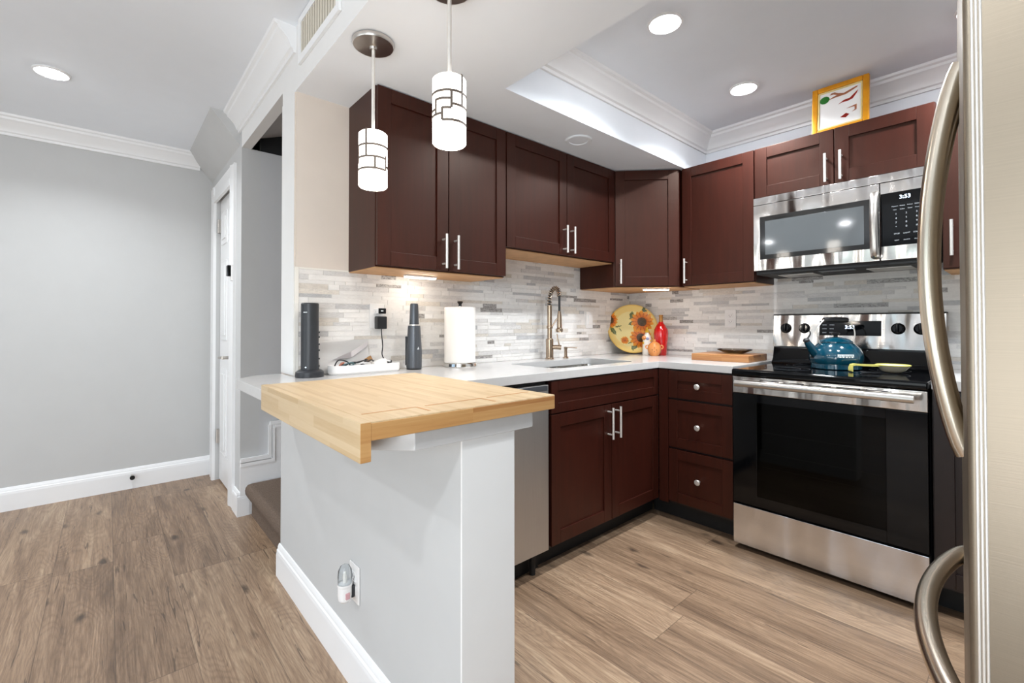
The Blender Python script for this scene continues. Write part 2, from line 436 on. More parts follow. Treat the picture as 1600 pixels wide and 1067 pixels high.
mb.box(XR + .02, XR + .06, -5.34, -3.56, .3, .36); mb.box(XR + .02, XR + .06, -5.34, -3.56, 1.99, 2.05)
w2 = struct('unseen_window_2', mb, 'trim')  # invented window out of view, goes with the side fill lamp
link('window_pane', MB().box(XR + .038, XR + .042, -5.34, -3.56, .36, 1.99), 'clear', w2)
mb = MB(); mb.box(XL_, -1.1, YB - .1, YB, 0, ZL); mb.box(1.9, XR, YB - .1, YB, 0, ZL); mb.box(-1.1, 1.9, YB - .1, YB, 2.12, ZL)
struct('wall_back', mb, 'wall')
mb = MB()
for x in (-1.1, .36, 1.84): mb.box(x, x + .06, YB - .06, YB - .02, .0, 2.12)
mb.box(-1.1, 1.9, YB - .06, YB - .02, 0, .08); mb.box(-1.1, 1.9, YB - .06, YB - .02, 2.05, 2.12)
w1 = struct('unseen_window_1', mb, 'trim')  # unseen living room window, put in to brighten the rooms
link('window_pane', MB().box(-1.05, 1.85, YB - .045, YB - .04, .08, 2.05), 'clear', w1)
# stairwell: far upper part
struct('ceiling_stair', MB().extr([(0, 0), (.75, .28), (.75, .34), (0, .06)], (XST, YW + .05, 2.25), (-.18, YW + .05, 2.25), (0, 1, 0), (0, 0, 1)), 'stair_wall')
struct('wall_stair_upper', MB().box(XST - .08, XST, -2.36, .1, 2.19, 2.6), 'blackm')  # black colour stands in for the unlit upper stairwell
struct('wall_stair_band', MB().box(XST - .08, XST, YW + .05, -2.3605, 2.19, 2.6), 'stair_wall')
struct('ceiling_stair_upper', MB().box(XST - .08, -.18, YW + .05, .1, 2.6, 2.7), 'blackm')  # unseen lid, coloured black for the darkness upstairs
struct('wall_stair_end', MB().box(XST, -.18, .0, .1, 0, 2.6), 'stair_wall')
# sloped bulkhead over the closet door
mb = MB().extr([(0, 0), (-.152, .0), (0, -.185)], (XL_, YW, ZL), (-1.085, YW, ZL), (0, 1, 0), (0, 0, 1))
struct('trim_2', mb, 'wall')

# crown mouldings
CROWN = [(0, 0), (0, -.112), (.010, -.112), (.012, -.098), (.022, -.092), (.026, -.078), (.036, -.060), (.054, -.040), (.068, -.030), (.072, -.018), (.084, -.012), (.088, 0)]
struct('trim_3', MB().extr(CROWN, (XL_, YB, ZL), (XL_, YW - .08, ZL), (1, 0, 0), (0, 0, 1)), 'trim')
struct('trim_4', MB().extr(CROWN, (-1.085, YW, ZL), (.015, YW, ZL), (0, -1, 0), (0, 0, 1)), 'trim')
struct('trim_5', MB().extr(CROWN, (.617, -1.80, ZL), (.617, 0, ZL), (1, 0, 0), (0, 0, 1)), 'trim')
struct('trim_6', MB().extr(CROWN, (.617, 0, ZL), (XR, 0, ZL), (0, -1, 0), (0, 0, 1)), 'trim')
struct('trim_7', MB().extr(CROWN, (XR, -1.8, ZL), (XR, 0, ZL), (-1, 0, 0), (0, 0, 1)), 'trim')
# baseboards
BASE = [(0, 0), (.016, 0), (.016, .098), (.013, .106), (.013, .114), (.009, .120), (.009, .128), (.004, .140), (0, .142)]
struct('baseboard_left', MB().extr(BASE, (XL_, YB, 0), (XL_, YW, 0), (1, 0, 0), (0, 0, 1)), 'trim')
struct('baseboard_right', MB().extr(BASE, (XR, YB, 0), (XR, -2.7, 0), (-1, 0, 0), (0, 0, 1)), 'trim')
mb = MB(); mb.extr(BASE, (-.19, YW, 0), (1.235, YW, 0), (0, -1, 0), (0, 0, 1))
struct('baseboard_peninsula', mb, 'trim')
mb = MB(); mb.extr(BASE, (-1.174, YW, 0), (XST, YW, 0), (0, -1, 0), (0, 0, 1)); mb.extr(BASE, (XST + .0005, YW - .016, 0), (XST + .0005, YW + .05, 0), (1, 0, 0), (0, 0, 1))
struct('baseboard_door', mb, 'trim')
# stair skirt with its stepped cap
mb = MB()
stp = [(YW, .325), (-2.305, .34), (-2.30, .53), (-2.09, .54), (-2.085, .73), (-1.87, .74)]
pts = [(YW, 0), (-1.87, 0)] + stp[::-1]
A = [mb.bm.verts.new((XST + .012, y, z)) for y, z in pts]; B = [mb.bm.verts.new((XST, y, z)) for y, z in pts]
mb.bm.faces.new(A); mb.bm.faces.new(B[::-1])
for i in range(len(A)): mb.bm.faces.new((A[i], A[(i + 1) % len(A)], B[(i + 1) % len(A)], B[i]))
for d, w in ((.0, .012), (.024, .009)):
    for (y0, z0), (y1, z1) in zip(stp, stp[1:]):
        if abs(z1 - z0) > .1: mb.box(XST + .012, XST + .026, y0 - .004 + d, y0 + w + d, z0 - d, z1 - w - d)
        else: mb.box(XST + .012, XST + .026, y0 + (d if y0 > YW else 0), y1 + d + w, min(z0, z1) - w - d, max(z0, z1) - d)
struct('trim_8', mb, 'trim')

# peninsula half wall
struct('wall_peninsula', MB().box(-.18, 1.232, YW, -2.305, 0, .874), 'wall')
struct('trim_9', MB().box(1.232, 1.238, YW - .002, -2.303, 0, .874, .001), 'post')

# ------------------------------------------------------------------ closet door
dr = MB().box(-1.855, -1.285, YW + .025, YW + .06, .012, 2.035)
door = struct('door_1', dr, 'door')
cas = MB(); P5 = [(0, 0), (.115, 0), (.115, .018), (.085, .022), (.06, .014), (.02, .012), (0, .016)]
cas.extr(P5, (-1.87 - .115, YW, 0), (-1.87 - .115, YW, 2.135), (1, 0, 0), (0, -1, 0))
cas.extr(P5, (-1.27 + .095, YW, 0), (-1.27 + .095, YW, 2.135), (-1, 0, 0), (0, -1, 0))
cas.extr(P5, (-1.87, YW, 2.135), (-1.29, YW, 2.135), (0, 0, -1), (0, -1, 0))
link('door_casing', cas, 'trim', door)
for x0, x1 in ((-1.80, -1.60), (-1.54, -1.34)):
    for z0, z1 in ((.22, .82), (1.02, 1.58), (1.70, 1.93)):
        q = MB(); q.box(x0, x1, YW + .019, YW + .026, z0, z1, .006); q.box(x0 + .035, x1 - .035, YW + .012, YW + .022, z0 + .035, z1 - .035, .006)
        link('door_panel', q, 'door', door)
for z in (.27, 1.80): link('hinge', MB().box(-1.868, -1.845, YW + .012, YW + .028, z, z + .1).cyl((-1.856, YW + .01, z), (-1.856, YW + .01, z + .1), .006, 10), 'nickel', door)
h = MB(); h.cyl((-1.325, YW + .026, .92), (-1.325, YW - .0, .92), .027).cyl((-1.325, YW, .92), (-1.325, YW - .045, .92), .011)
h.tube([(-1.325, YW - .043, .92), (-1.36, YW - .048, .92), (-1.44, YW - .046, .915)], [.011, .010, .008])
link('door_handle', h, 'nickel', door)
t = thing('door_sensor', 'small black device mounted on the white casing of the closet door', 'sensor', (-1.225, YW - .012, 1.42))
link('body', MB().box(-1.245, -1.205, YW - .042, YW - .014, 1.43, 1.50, .006), 'blackg', t)
link('bracket', MB().box(-1.235, -1.200, YW - .022, YW - .012, 1.405, 1.505, .003), 'white_pl', t)
t = thing('door_stop', 'small metal door stop with black tip on the white baseboard', 'door stop', (XL_ + .016, -2.915, .09))
link('post', MB().cyl((XL_ + .015, -2.915, .09), (XL_ + .055, -2.915, .086), .009, 14), 'nickel', t)
link('rubber_tip', MB().cyl((XL_ + .055, -2.915, .086), (XL_ + .068, -2.915, .085), .014, 14), 'black_rubber', t)

# ------------------------------------------------------------------ carpeted stairs
mb = MB()
def step(y, z, x0):
    r = .10; pts = [(-.185, y)]
    if x0 > XST + .02:
        for k in range(13):
            a = PI / 2 * k / 12; pts.append((x0 + r - r * math.sin(a), y + r - r * math.cos(a)))
        pts.append((x0, y + .42))
    else: pts += [(x0, y), (x0, y + .42)]
    pts.append((-.185, y + .42)); return pts
def soft_step(pts, z0, z1, r=.03):
    n = len(pts); C = [Vector((*p, 0)) for p in pts]; nr = []
    for i in range(n):
        a = (C[i] - C[i - 1]).normalized(); b = (C[(i + 1) % n] - C[i]).normalized()
        k = Vector((-(a.y + b.y), a.x + b.x, 0)); k.normalize(); nr.append(k / max(.4, abs(k.dot(Vector((-b.y, b.x, 0))))))
    prof = [(.03, z0), (.03, z1 - .10), (.012, z1 - .085), (.002, z1 - .065), (0, z1 - .045), (.003, z1 - .026), (.012, z1 - .010), (.026, z1 - .002), (.042, z1)]
    rings = [[mb.bm.verts.new(C[i] - nr[i] * ins + Z0 * zz) for i in range(n)] for ins, zz in prof]
    for A, B in zip(rings, rings[1:]):
        for i in range(n): mb.bm.faces.new((A[i], A[(i + 1) % n], B[(i + 1) % n], B[i]))
    mb.bm.faces.new(rings[0][::-1]); mb.bm.faces.new(rings[-1])
soft_step(step(-2.432, .19, -1.0205), .0, .19)
for i in range(1, 6): soft_step(step(-2.405 + .215 * i, 0, XST + .03), .19 * i - .02, .19 * (i + 1))
st = struct('floor_stairs', mb, 'carpet')

# ------------------------------------------------------------------ tiled backsplash
def tiles(name, u0, u1, z0, z1, fn, steps=None):
    """fn(u, z, d) -> world point; tint attribute carries tile colour, alpha = vein strength"""
    bm = bmesh.new(); lay = bm.loops.layers.float_color.new('tint')
    def quad(u0, u1, a, b, d, c):
        g = .0007
        P = [fn(u0 + g, a + g, d), fn(u1 - g, a + g, d), fn(u1 - g, b - g, d), fn(u0 + g, b - g, d)]
        Q = [fn(u0 + g, a + g, 0), fn(u1 - g, a + g, 0), fn(u1 - g, b - g, 0), fn(u0 + g, b - g, 0)]
        p = [bm.verts.new(x) for x in P]; q = [bm.verts.new(x) for x in Q]
        F = [bm.faces.new(p)] + [bm.faces.new((p[i], q[i], q[(i + 1) % 4], p[(i + 1) % 4])) for i in range(4)]
        for f in F:
            for l in f.loops: l[lay] = c
    z = z0; hs = [.024, .016, .024, .024, .016, .02]; k = 0
    while z < z1 - .003:
        h = min(hs[k % len(hs)], z1 - z)
        if z1 - (z + h) < .008: h = z1 - z
        k += 1; u = u0 - random.random() * .1
        while u < u1:
            w = random.choice((.05, .075, .10, .13, .16, .20, .24)); a, b = max(u, u0), min(u + w, u1); u += w
            if b - a < .006: continue
            r = random.random()
            if r < .62: g = random.uniform(-6, 6); c = lin((234 + g, 231 + g, 227 + g)); al = .06
            elif r < .80: g = random.uniform(206, 220); c = lin((g + 3, g, g - 3)); al = .2
            elif r < .88: g = random.uniform(184, 200); c = lin((g + 1, g, g)); al = .25
            elif r < .965: g = random.uniform(202, 216); c = lin((g + 10, g + 2, g - 9)); al = .2
            else: g = random.uniform(160, 184); c = lin((g + 2, g - 2, g - 5)); al = 1.0
            quad(a, b, z, z + h, .006 + random.uniform(0, .0012), (*c[:3], al))
        z += h
    # grout bed
    p = [bm.verts.new(fn(a, b, .0045)) for a, b in ((u0, z0), (u1, z0), (u1, z1), (u0, z1))]
    f = bm.faces.new(p)
    for l in f.loops: l[lay] = (*lin((226, 222, 217))[:3], 0)
    o = struct(name, bm, 'tile'); return o
tiles('wall_tile_sink', -2.44, -.0065, .914, 1.53, lambda u, z, d: (d, u, z))
tiles('wall_tile_stove', .0, 2.25, .85, 1.44, lambda u, z, d: (u, -d, z))
struct('wall_tile_edge', MB().box(.0, .009, -2.457, -2.44, .914, 1.378, .001).box(0, .009, -2.44, -2.215, 1.37, 1.378), 'whitecer')
# painted wall above the tile, left of the cupboards
struct('wall_sink_paint', MB().box(.0, .0095, -2.452, -2.222, 1.378, ZS), 'wall_k')

# ------------------------------------------------------------------ cupboards
def bar_handle(parent, mt, x, z0, z1):
    q = MB(); q.tube([(x, .034, z0), (x, .034, z1)], .0062, 12)
    for z in (z0 + .022, z1 - .022): q.tube([(x, 0, z), (x, .034, z)], .0045, 10)
    q.xf(mt); return link('handle', q, 'nickel_b', parent)
def shaker(parent, name, o, w, n, width, height, rail=.06, mat='cab', handle=None, knob=False):
    """door/drawer front with recessed panel; o = lower corner on the carcass face"""
    mt = frame_mtx(o, w, (0, 0, 1), n); T = .02; q = MB(); b = .0018
    q.box(0, rail, 0, T, 0, height, b); q.box(width - rail, width, 0, T, 0, height, b)
    q.box(rail, width - rail, 0, T, 0, rail, b); q.box(rail, width - rail, 0, T, height - rail, height, b)
    q.box(rail - .004, width - rail + .004, 0, .012, rail - .004, height - rail + .004)
    q.xf(mt); d = link(name, q, mat, parent)
    if handle:
        side, z0, z1 = handle
        mt2 = frame_mtx(Vector(o) + Vector(n) * T, w, (0, 0, 1), n)
        bar_handle(d, mt2, .03 if side == 'l' else width - .03, z0, z1)
    if knob:
        k = MB(); M3 = Matrix(((1, 0, 0), (0, 0, 1), (0, -1, 0)))
        k.lathe([(0, 0), (.006, 0), (.006, .012), (.014, .02), (.016, .027), (.012, .031), (0, .032)], (0, 0, 0), 16)
        k.xf(Matrix.Rotation(-PI / 2, 4, 'X')); k.xf(Matrix.Translation((width / 2, T - .002, height * .5)))
        k.xf(mt); link('knob', k, 'nickel_b', d)
    return d
X, Y = (1, 0, 0), (0, 1, 0)
def upper_sink(name, y0, y1, z0, label, hz, hside=True):
    t = thing(name, label, 'cabinet', (.14, (y0 + y1) / 2, z0))
    link('carcass', MB().box(.0, .284, y0, y1, z0, ZS - .001), 'cab', t)
    link('bottom_panel', MB().box(.004, .282, y0 + .004, y1 - .004, z0 - .004, z0 + .001), 'wood_under', t)
    w = (y1 - y0) / 2
    shaker(t, 'door', (.284, y0 + .002, z0 + .005), Y, X, w - .004, ZS - z0 - .01, handle=('r', hz, hz + .155))
    shaker(t, 'door', (.284, y0 + w + .002, z0 + .005), Y, X, w - .004, ZS - z0 - .01, handle=('l', hz, hz + .155))
    return t
t = upper_sink('wall_cabinet', -2.225, -1.526, 1.372, 'tall dark cherry wall cabinet with two doors above the paper towel and tumbler', .008)
upper_sink('wall_cabinet', -1.523, -.600, 1.525, 'short dark cherry wall cabinet with two doors above the sink and faucet', .01)
# diagonal corner unit
t = thing('corner_wall_cabinet', 'diagonal dark cherry corner wall cabinet with one door above the sunflower plate', 'cabinet', (.25, -.25, 1.372))
foot = [(0.0, 0.0), (0.0, -.595), (.285, -.595), (.585, -.305), (.585, 0.0)]
link('carcass', MB().prism(foot, 1.372, ZS - .001), 'cab', t)
link('bottom_panel', MB().prism([(.01, -.01), (.01, -.585), (.28, -.585), (.575, -.30), (.575, -.01)], 1.368, 1.3725), 'wood_under', t)
dw = Vector((.30, .29, 0)).normalized(); dn = Vector((dw.y, -dw.x, 0))
L = math.hypot(.30, .29)
shaker(t, 'door', Vector((.285, -.595, 1.377)) + dw * .012, dw, dn, L - .024, ZS - 1.372 - .012, handle=('l', .012, .167))
# stove wall uppers
def upper_stove(name, x0, x1, z0, label, doors, y=-.284):
    t = thing(name, label, 'cabinet', ((x0 + x1) / 2, -.14, z0))
    link('carcass', MB().box(x0, x1, y, 0, z0, ZS - .001), 'cab', t)
    link('bottom_panel', MB().box(x0 + .004, x1 - .004, y + .002, -.004, z0 - .004, z0 + .001), 'wood_under', t)
    w = (x1 - x0) / len(doors)
    for i, (s, hz) in enumerate(doors):
        shaker(t, 'door', (x0 + w * i + .002 + w - .004, y, z0 + .005), (-1, 0, 0), (0, -1, 0), w - .004, ZS - z0 - .01, handle=('r' if s == 'l' else 'l', hz, hz + (.155 if z0 < 1.6 else .145)))
    return t
upper_stove('wall_cabinet', .604, 1.041, 1.372, 'dark cherry wall cabinet with one door between corner cabinet and microwave', [('l', .012)])
upper_stove('wall_cabinet', 1.046, 1.803, 1.838, 'short dark cherry wall cabinet with two doors directly above the microwave', [('r', .008), ('l', .008)])
upper_stove('wall_cabinet', 1.822, 2.20, 1.372, 'dark cherry wall cabinet partly hidden behind the refrigerator handles', [('l', .05)])

# base units
KICK = .105
t = thing('sink_base_cabinet', 'espresso base cabinet under the sink with false drawer front and two doors', 'cabinet', (.3, -1.07, 0))
cq = MB()
for b_ in ((.012, .604, -1.535, -1.52), (.012, .604, -.627, -.612), (.012, .024, -1.52, -.627), (.590, .604, -1.52, -.627)): cq.box(*b_, KICK, .872)
cq.box(.024, .590, -1.52, -.627, KICK, KICK + .015)
link('carcass', cq, 'cabdark', t)
link('toe_kick', MB().box(.012, .53, -1.535, -.54, 0, KICK), 'blackm', t)
shaker(t, 'drawer_front', (.604, -1.529, .722), Y, X, .905, .148, .045, mat='cab')
shaker(t, 'door', (.604, -1.529, .118), Y, X, .450, .598, handle=('r', .425, .585))
shaker(t, 'door', (.604, -1.074, .118), Y, X, .450, .598, handle=('l', .425, .585))
t = thing('drawer_base_cabinet', 'espresso base cabinet with three drawers and round knobs beside the stove', 'cabinet', (.84, -.3, 0))
link('carcass', MB().box(.615, 1.052, -.604, 0, KICK, .872), 'cabdark', t)
link('toe_kick', MB().box(.535, 1.052, -.53, -.0, 0, KICK), 'blackm', t)
link('filler_panel', MB().box(.626, .684, -.622, -.604, KICK, .872, .001), 'cab', t)
for z0, z1 in ((.712, .866), (.432, .700), (.122, .420)):
    shaker(t, 'drawer', (1.049, -.604, z0), (-1, 0, 0), (0, -1, 0), 1.049 - .688, z1 - z0, .055, mat='cab', knob=True)
t = thing('base_cabinet', 'espresso base cabinet at the right of the stove behind the refrigerator handles', 'cabinet', (2.03, -.3, 0))
link('carcass', MB().box(1.815, 2.25, -.604, -.002, KICK, .872), 'cabdark', t)
link('toe_kick', MB().box(1.815, 2.25, -.53, -.002, 0, KICK), 'blackm', t)
shaker(t, 'door', (2.246, -.604, .118), (-1, 0, 0), (0, -1, 0), .427, .748, mat='cabdark')
tag(link('countertop', MB().box(1.815, 2.25, -.628, -.008, .876, .914, .002), 'quartz'), 'short piece of white countertop to the right of the stove', 'countertop')
# dishwasher
t = thing('dishwasher', 'stainless steel dishwasher between the white peninsula end and the sink cabinet', 'dishwasher', (.3, -1.84, 0))
link('tub', MB().box(.03, .598, -2.155, -1.545, .10, .868), 'blackm2', t)
link('door', MB().box(.598, .624, -2.150, -1.548, .112, .858, .003), 'steel_dw', t)
link('control_strip', MB().box(.6235, .6255, -2.14, -1.556, .832, .855, .0008), 'gunmetal', t)
link('toe_kick', MB().box(.10, .545, -2.15, -1.54, 0, .10), 'blackm', t)
for y in (-2.1, -1.6): link('leg', MB().cyl((.57, y, 0), (.57, y, .10), .014, 12), 'blackm', t)
t = thing('corner_base_cabinet', 'dark base cabinet in the inner corner beside the dishwasher', 'cabinet', (.3, -2.2, 0))
link('carcass', MB().box(.02, .60, -2.30, -2.16, KICK, .872), 'cabdark', t)

# ------------------------------------------------------------------ worktop, sink, tap
top = [(-.13, -2.47), (-.13, -2.575), (-.03, -2.663), (1.17, -2.663), (1.25, -2.583), (1.25, -2.252), (.628, -2.252), (.628, -.628), (1.055, -.628), (1.055, -.008), (.009, -.008), (.009, -2.47)]
hole = [(.17, -1.40), (.17, -.72), (.53, -.72), (.53, -1.40)]
def rounded(L, r=.05, n=5):
    out = []; c = [Vector((*p, 0)) for p in L]
    for i, p in enumerate(c):
        a = (c[i - 1] - p).normalized(); b = (c[(i + 1) % 4] - p).normalized()
        ce = p + (a + b) * r
        for k in range(n + 1):
            w = k / n * PI / 2
            q = ce - a * r * math.sin(w) - b * r * math.cos(w)
            out.append((q.x, q.y))
    return out
cw = tag(link('countertop', MB().prism(top, .876, .914, holes=[rounded(hole)], bev=.002), 'quartz'), 'white quartz countertop running from the peninsula round to the stove', 'countertop')
t = thing('sink', 'stainless steel double-bowl undermount sink below the faucet', 'sink', (.35, -1.06, .70))
def bowl(y0, y1):
    q = MB(); x0, x1 = .165, .535; z0, z1 = .70, .8755
    L = [(x0, y0), (x0, y1), (x1, y1), (x1, y0)]; bm = q.bm
    A = [bm.verts.new((*p, z1)) for p in rounded(L, .05)]; B = [bm.verts.new((*p, z0)) for p in rounded([(x0 + .012, y0 + .012), (x0 + .012, y1 - .012), (x1 - .012, y1 - .012), (x1 - .012, y0 + .012)], .05)]
    n = len(A)
    for i in range(n): bm.faces.new((A[i], A[(i + 1) % n], B[(i + 1) % n], B[i]))
    bm.faces.new(B)
    b = link('bowl', q, 'steel_sink', t)
    link('drain', MB().lathe([(0, .004), (.03, .004), (.042, .002), (.044, 0)], ((x0 + x1) / 2, (y0 + y1) / 2, z0), 24), 'chrome', b)
bowl(-1.405, -1.075); bowl(-1.045, -.715)
link('divider', MB().box(.17, .53, -1.076, -1.044, .86, .874, .003), 'steel_sink', t)
fx, fy = .085, -.981
t = thing('faucet', 'brushed nickel pull-down spring faucet behind the sink', 'faucet', (fx, fy, .914))
dv = Vector((.72, .69, 0)).normalized()  # direction in which the spout swings
def fp(a, z): return Vector((fx, fy, .914)) + dv * a + Vector((0, 0, z))
link('base', MB().lathe([(0, 0), (.027, 0), (.027, .006), (.0235, .010), (.0235, .122), (.02, .128), (0, .128)], fp(0, 0), 28), 'bronze', t)
link('column', MB().lathe([(.013, .12), (.0145, .122), (.0145, .19), (.019, .192), (.019, .206), (.0145, .208), (.0145, .336), (0, .336)], fp(0, 0), 24), 'bronze', t)
arc = [(0, .33), (0, .37), (.006, .405), (.016, .430), (.032, .444), (.047, .438), (.057, .42), (.061, .392)]
def samp(pl, n):
    out = []
    for i in range(n + 1):
        f = i / n * (len(pl) - 1); k = min(int(f), len(pl) - 2); g = f - k
        p0 = pl[max(k - 1, 0)]; p1 = pl[k]; p2 = pl[k + 1]; p3 = pl[min(k + 2, len(pl) - 1)]
        out.append(tuple(.5 * ((2 * b) + (c - a) * g + (2 * a - 5 * b + 4 * c - d) * g * g + (3 * b - a - 3 * c + d) * g ** 3) for a, b, c, d in zip(p0, p1, p2, p3)))
    return out
ap = samp(arc, 40)
link('hose', MB().tube([fp(a, z) for a, z in ap] + [fp(.061, .30)], .007, 12), 'black', t)
sp = []
turns = 16
for i in range(turns * 10 + 1):
    f = i / (turns * 10) * 40; k = min(int(f), 39); g = f - k
    a = ap[k][0] * (1 - g) + ap[k + 1][0] * g; z = ap[k][1] * (1 - g) + ap[k + 1][1] * g
    ta = Vector((ap[k + 1][0] - ap[k][0], ap[k + 1][1] - ap[k][1])).normalized()
    w = 2 * PI * i / 10; nrm = Vector((-ta.y, ta.x)); side = dv.cross(Z0)
    sp.append(fp(a + nrm.x * .0125 * math.cos(w), z + nrm.y * .0125 * math.cos(w)) + side * .0125 * math.sin(w))
link('spring', MB().tube(sp, .0032, 6), 'bronze', t)
link('spray_head', MB().lathe([(0, .300), (.009, .300), (.014, .27), (.0155, .20), (.015, .196), (.021, .188), (.022, .174), (.017, .168), (0, .168)][::-1], fp(.061, 0), 24), 'bronze', t)
link('support_arm', MB().tube([fp(.012, .20), fp(.035, .235), fp(.055, .262)], .0045, 10), 'bronze', t)
lv = MB().tube([fp(.018, .075), fp(.05, .075), fp(.072, .073)], [.013, .015, .016], 16); lv.tube([fp(.06, .085), fp(.05, .13), fp(.046, .158)], [.0045, .0038, .0035], 10)
link('lever', lv, 'bronze', t)
t = thing('soap_dispenser', 'small nickel soap dispenser pump to the right of the faucet', 'soap dispenser', (.085, -.832, .914))
link('body', MB().lathe([(0, 0), (.018, 0), (.018, .005), (.010, .010), (.0095, .055), (.012, .06), (.012, .072), (0, .074)], (.085, -.832, .914), 20), 'bronze', t)
link('nozzle', MB().tube([Vector((.085, -.832, .982)), Vector((.085, -.832, .982)) + dv * .04, Vector((.085, -.832, .979)) + dv * .072], .0035, 8), 'bronze', t)

# ------------------------------------------------------------------ stove
SX0, SX1, SY = 1.064, 1.808, -.655
t = thing('stove', 'freestanding stainless and black electric stove with the blue kettle on it', 'stove', ((SX0 + SX1) / 2, -.33, 0))
link('body', MB().box(SX0 + .004, SX1 - .002, -.612, -.02, .03, .872), 'blackm2', t)
for x in (SX0 + .05, SX1 - .05):
    for y in (-.58, -.08): link('leg', MB().cyl((x, y, 0), (x, y, .032), .018, 12), 'blackm', t)
ck = link('cooktop', MB().box(SX0 - .004, SX1 + .004, -.662, -.05, .872, .906, .009, 3), 'blackg', t)
for x, y, r in ((1.25, -.45, .10), (1.62, -.45, .11), (1.25, -.20, .08), (1.62, -.2, .08)):
    q = MB()
    for rr in (r, r * .6): q.lathe([(rr - .0015, 0), (rr - .0015, .0005), (rr, .0005), (rr, 0)], (x, y, .9058), 48)
    link('burner_ring', q, 'gunmetal', ck)
# front fascia strip with vents, above the door
fs = link('door_fascia', MB().box(SX0, SX1, SY, -.61, .786, .868, .003), 'steel', t)
for i in range(5):
    x = SX0 + .13 + i * .105
    link('vent_slot', MB().box(x, x + .085, SY - .0012, SY + .001, .853, .857), 'blackm', fs)
hb = MB(); hb.tube([(SX0 + .03, SY - .048, .838), (SX1 - .035, SY - .048, .838)], .0155, 16, flat=(1.0, .7))
for x in (SX0 + .12, SX1 - .13): hb.box(x, x + .03, SY - .048, SY + .001, .829, .845, .003)
link('handle', hb, 'nickel', t)
wz0, wz1, wx0, wx1 = .285, .745, SX0 + .115, SX1 - .13
od = MB()
od.box(SX0, wx0, SY, -.616, .236, .784, .002); od.box(wx1, SX1, SY, -.616, .236, .784, .002)
od.box(wx0, wx1, SY, -.616, .236, wz0, .0); od.box(wx0, wx1, SY, -.616, wz1, .784, .0)
dr_ = link('oven_door', od, 'blackg', t)
link('window', MB().box(wx0, wx1, SY + .0008, SY + .004, wz0, wz1), 'oven_glass', dr_)
cav = MB(); cav.box(wx0, wx1, -.6155, -.612, wz0, wz1)
link('inner_liner', cav, 'oven_in', dr_)
rk = MB()
for z in (.43, .50): rk.tube([(wx0 + .02, -.63, z), (wx1 - .02, -.63, z)], .002, 8)
rk.tube([(wx0 + .02, -.632, .60), (wx1 - .10, -.632, .60)], .0022, 8)
link('rack', rk, 'nickel', dr_)
link('storage_drawer', MB().box(SX0, SX1, SY, -.61, .028, .226, .003), 'steel_dr', t)
# back guard
bgm = MB(); bgm.extr([(-.02, .906), (-.125, .906), (-.10, .935), (-.085, .99), (-.085, 1.0), (-.02, 1.0)], (SX0, 0, 0), (SX1, 0, 0), Y, (0, 0, 1))
link('rear_vent', bgm, 'blackg', t)
bp = MB(); bp.extr([(-.012, 1.004), (-.088, 1.004), (-.068, 1.183), (-.012, 1.183)], (SX0 - .003, 0, 0), (SX1 + .003, 0, 0), Y, (0, 0, 1))
bgd = link('control_panel', bp, 'steel', t)
link('top_cap', MB().box(SX0 - .004, SX1 + .004, -.074, -.008, 1.183, 1.190, .002), 'blackm2', t)
tl = Vector((0, .02, .179)).normalized(); nl = Vector((0, -.179, .02)).normalized()
def onp(x, z): return Vector((x, -.088 + (z - 1.004) / .179 * .02, z))
def slab_on(name, x0, x1, z0, z1, d, mat, par):
    q = MB(); a, b = onp(x0, z0), onp(x0, z1); q.box(0, x1 - x0, -.001, d, 0, (b - a).length, min(.001, d * .3))
    q.xf(frame_mtx(a, X, tl, nl)); return link(name, q, mat, par)
ds = slab_on('display', 1.296, 1.568, 1.070, 1.148, .002, 'blackg', bgd)
text_mesh('clock_digits', '3:53', .026, 'digit', ds, onp(1.435, 1.114) + nl * .0026, X, tl)
for i in range(3):
    for j in range(2): text_mesh('key_legend', 'OVEN' if (i + j) % 2 else 'BAKE', .008, 'legend', ds, onp(1.320 + j * .034, 1.085 + i * .021) + nl * .0026, X, tl)
for x in (1.128, 1.222, 1.635, 1.722):
    q = MB(); M4 = frame_mtx(onp(x, 1.108), X, tl, nl)
    q.lathe([(0, .022), (.020, .022), (.0235, .018), (.025, .004), (.029, .0), (0, 0)][::-1], (0, 0, 0), 28)
    q.xf(Matrix.Rotation(-PI / 2, 4, 'X')); q.box(-.006, .006, .012, .034, -.023, .023, .003); q.xf(M4)
    k = link('burner_knob', q, 'blackg', bgd)

# ------------------------------------------------------------------ microwave
MX0, MX1, MY = 1.052, 1.800, -.345
t = thing('microwave', 'stainless over-the-range microwave with black window and curved handle', 'microwave', ((MX0 + MX1) / 2, -.17, 1.427))
link('body', MB().box(MX0 + .004, MX1 - .004, MY + .03, 0, 1.43, 1.832), 'blackm2', t)
link('top_grille', MB().box(MX0, MX1, MY, MY + .03, 1.792, 1.832, .003), 'steel', t)
dd = link('door', MB().box(MX0, 1.612, MY, MY + .03, 1.427, 1.790, .003), 'steel', t)
link('window_frame', MB().box(1.086, 1.609, MY - .002, MY + .002, 1.488, 1.724, .0015), 'mw_glass', dd)
link('window_screen', MB().box(1.114, 1.553, MY - .0032, MY, 1.512, 1.697, .0006), 'mw_screen', dd)
pth = samp([(1.598, MY, 1.748), (1.598, MY - .032, 1.735), (1.598, MY - .046, 1.66), (1.598, MY - .05, 1.60), (1.598, MY - .046, 1.53), (1.598, MY - .034, 1.455), (1.598, MY, 1.442)], 30)
link('handle', MB().tube(pth, .013, 16, flat=(.6, 1.25)), 'nickel', dd)
cp = link('control_panel', MB().box(1.614, MX1, MY, MY + .03, 1.427, 1.790, .003), 'steel', t)
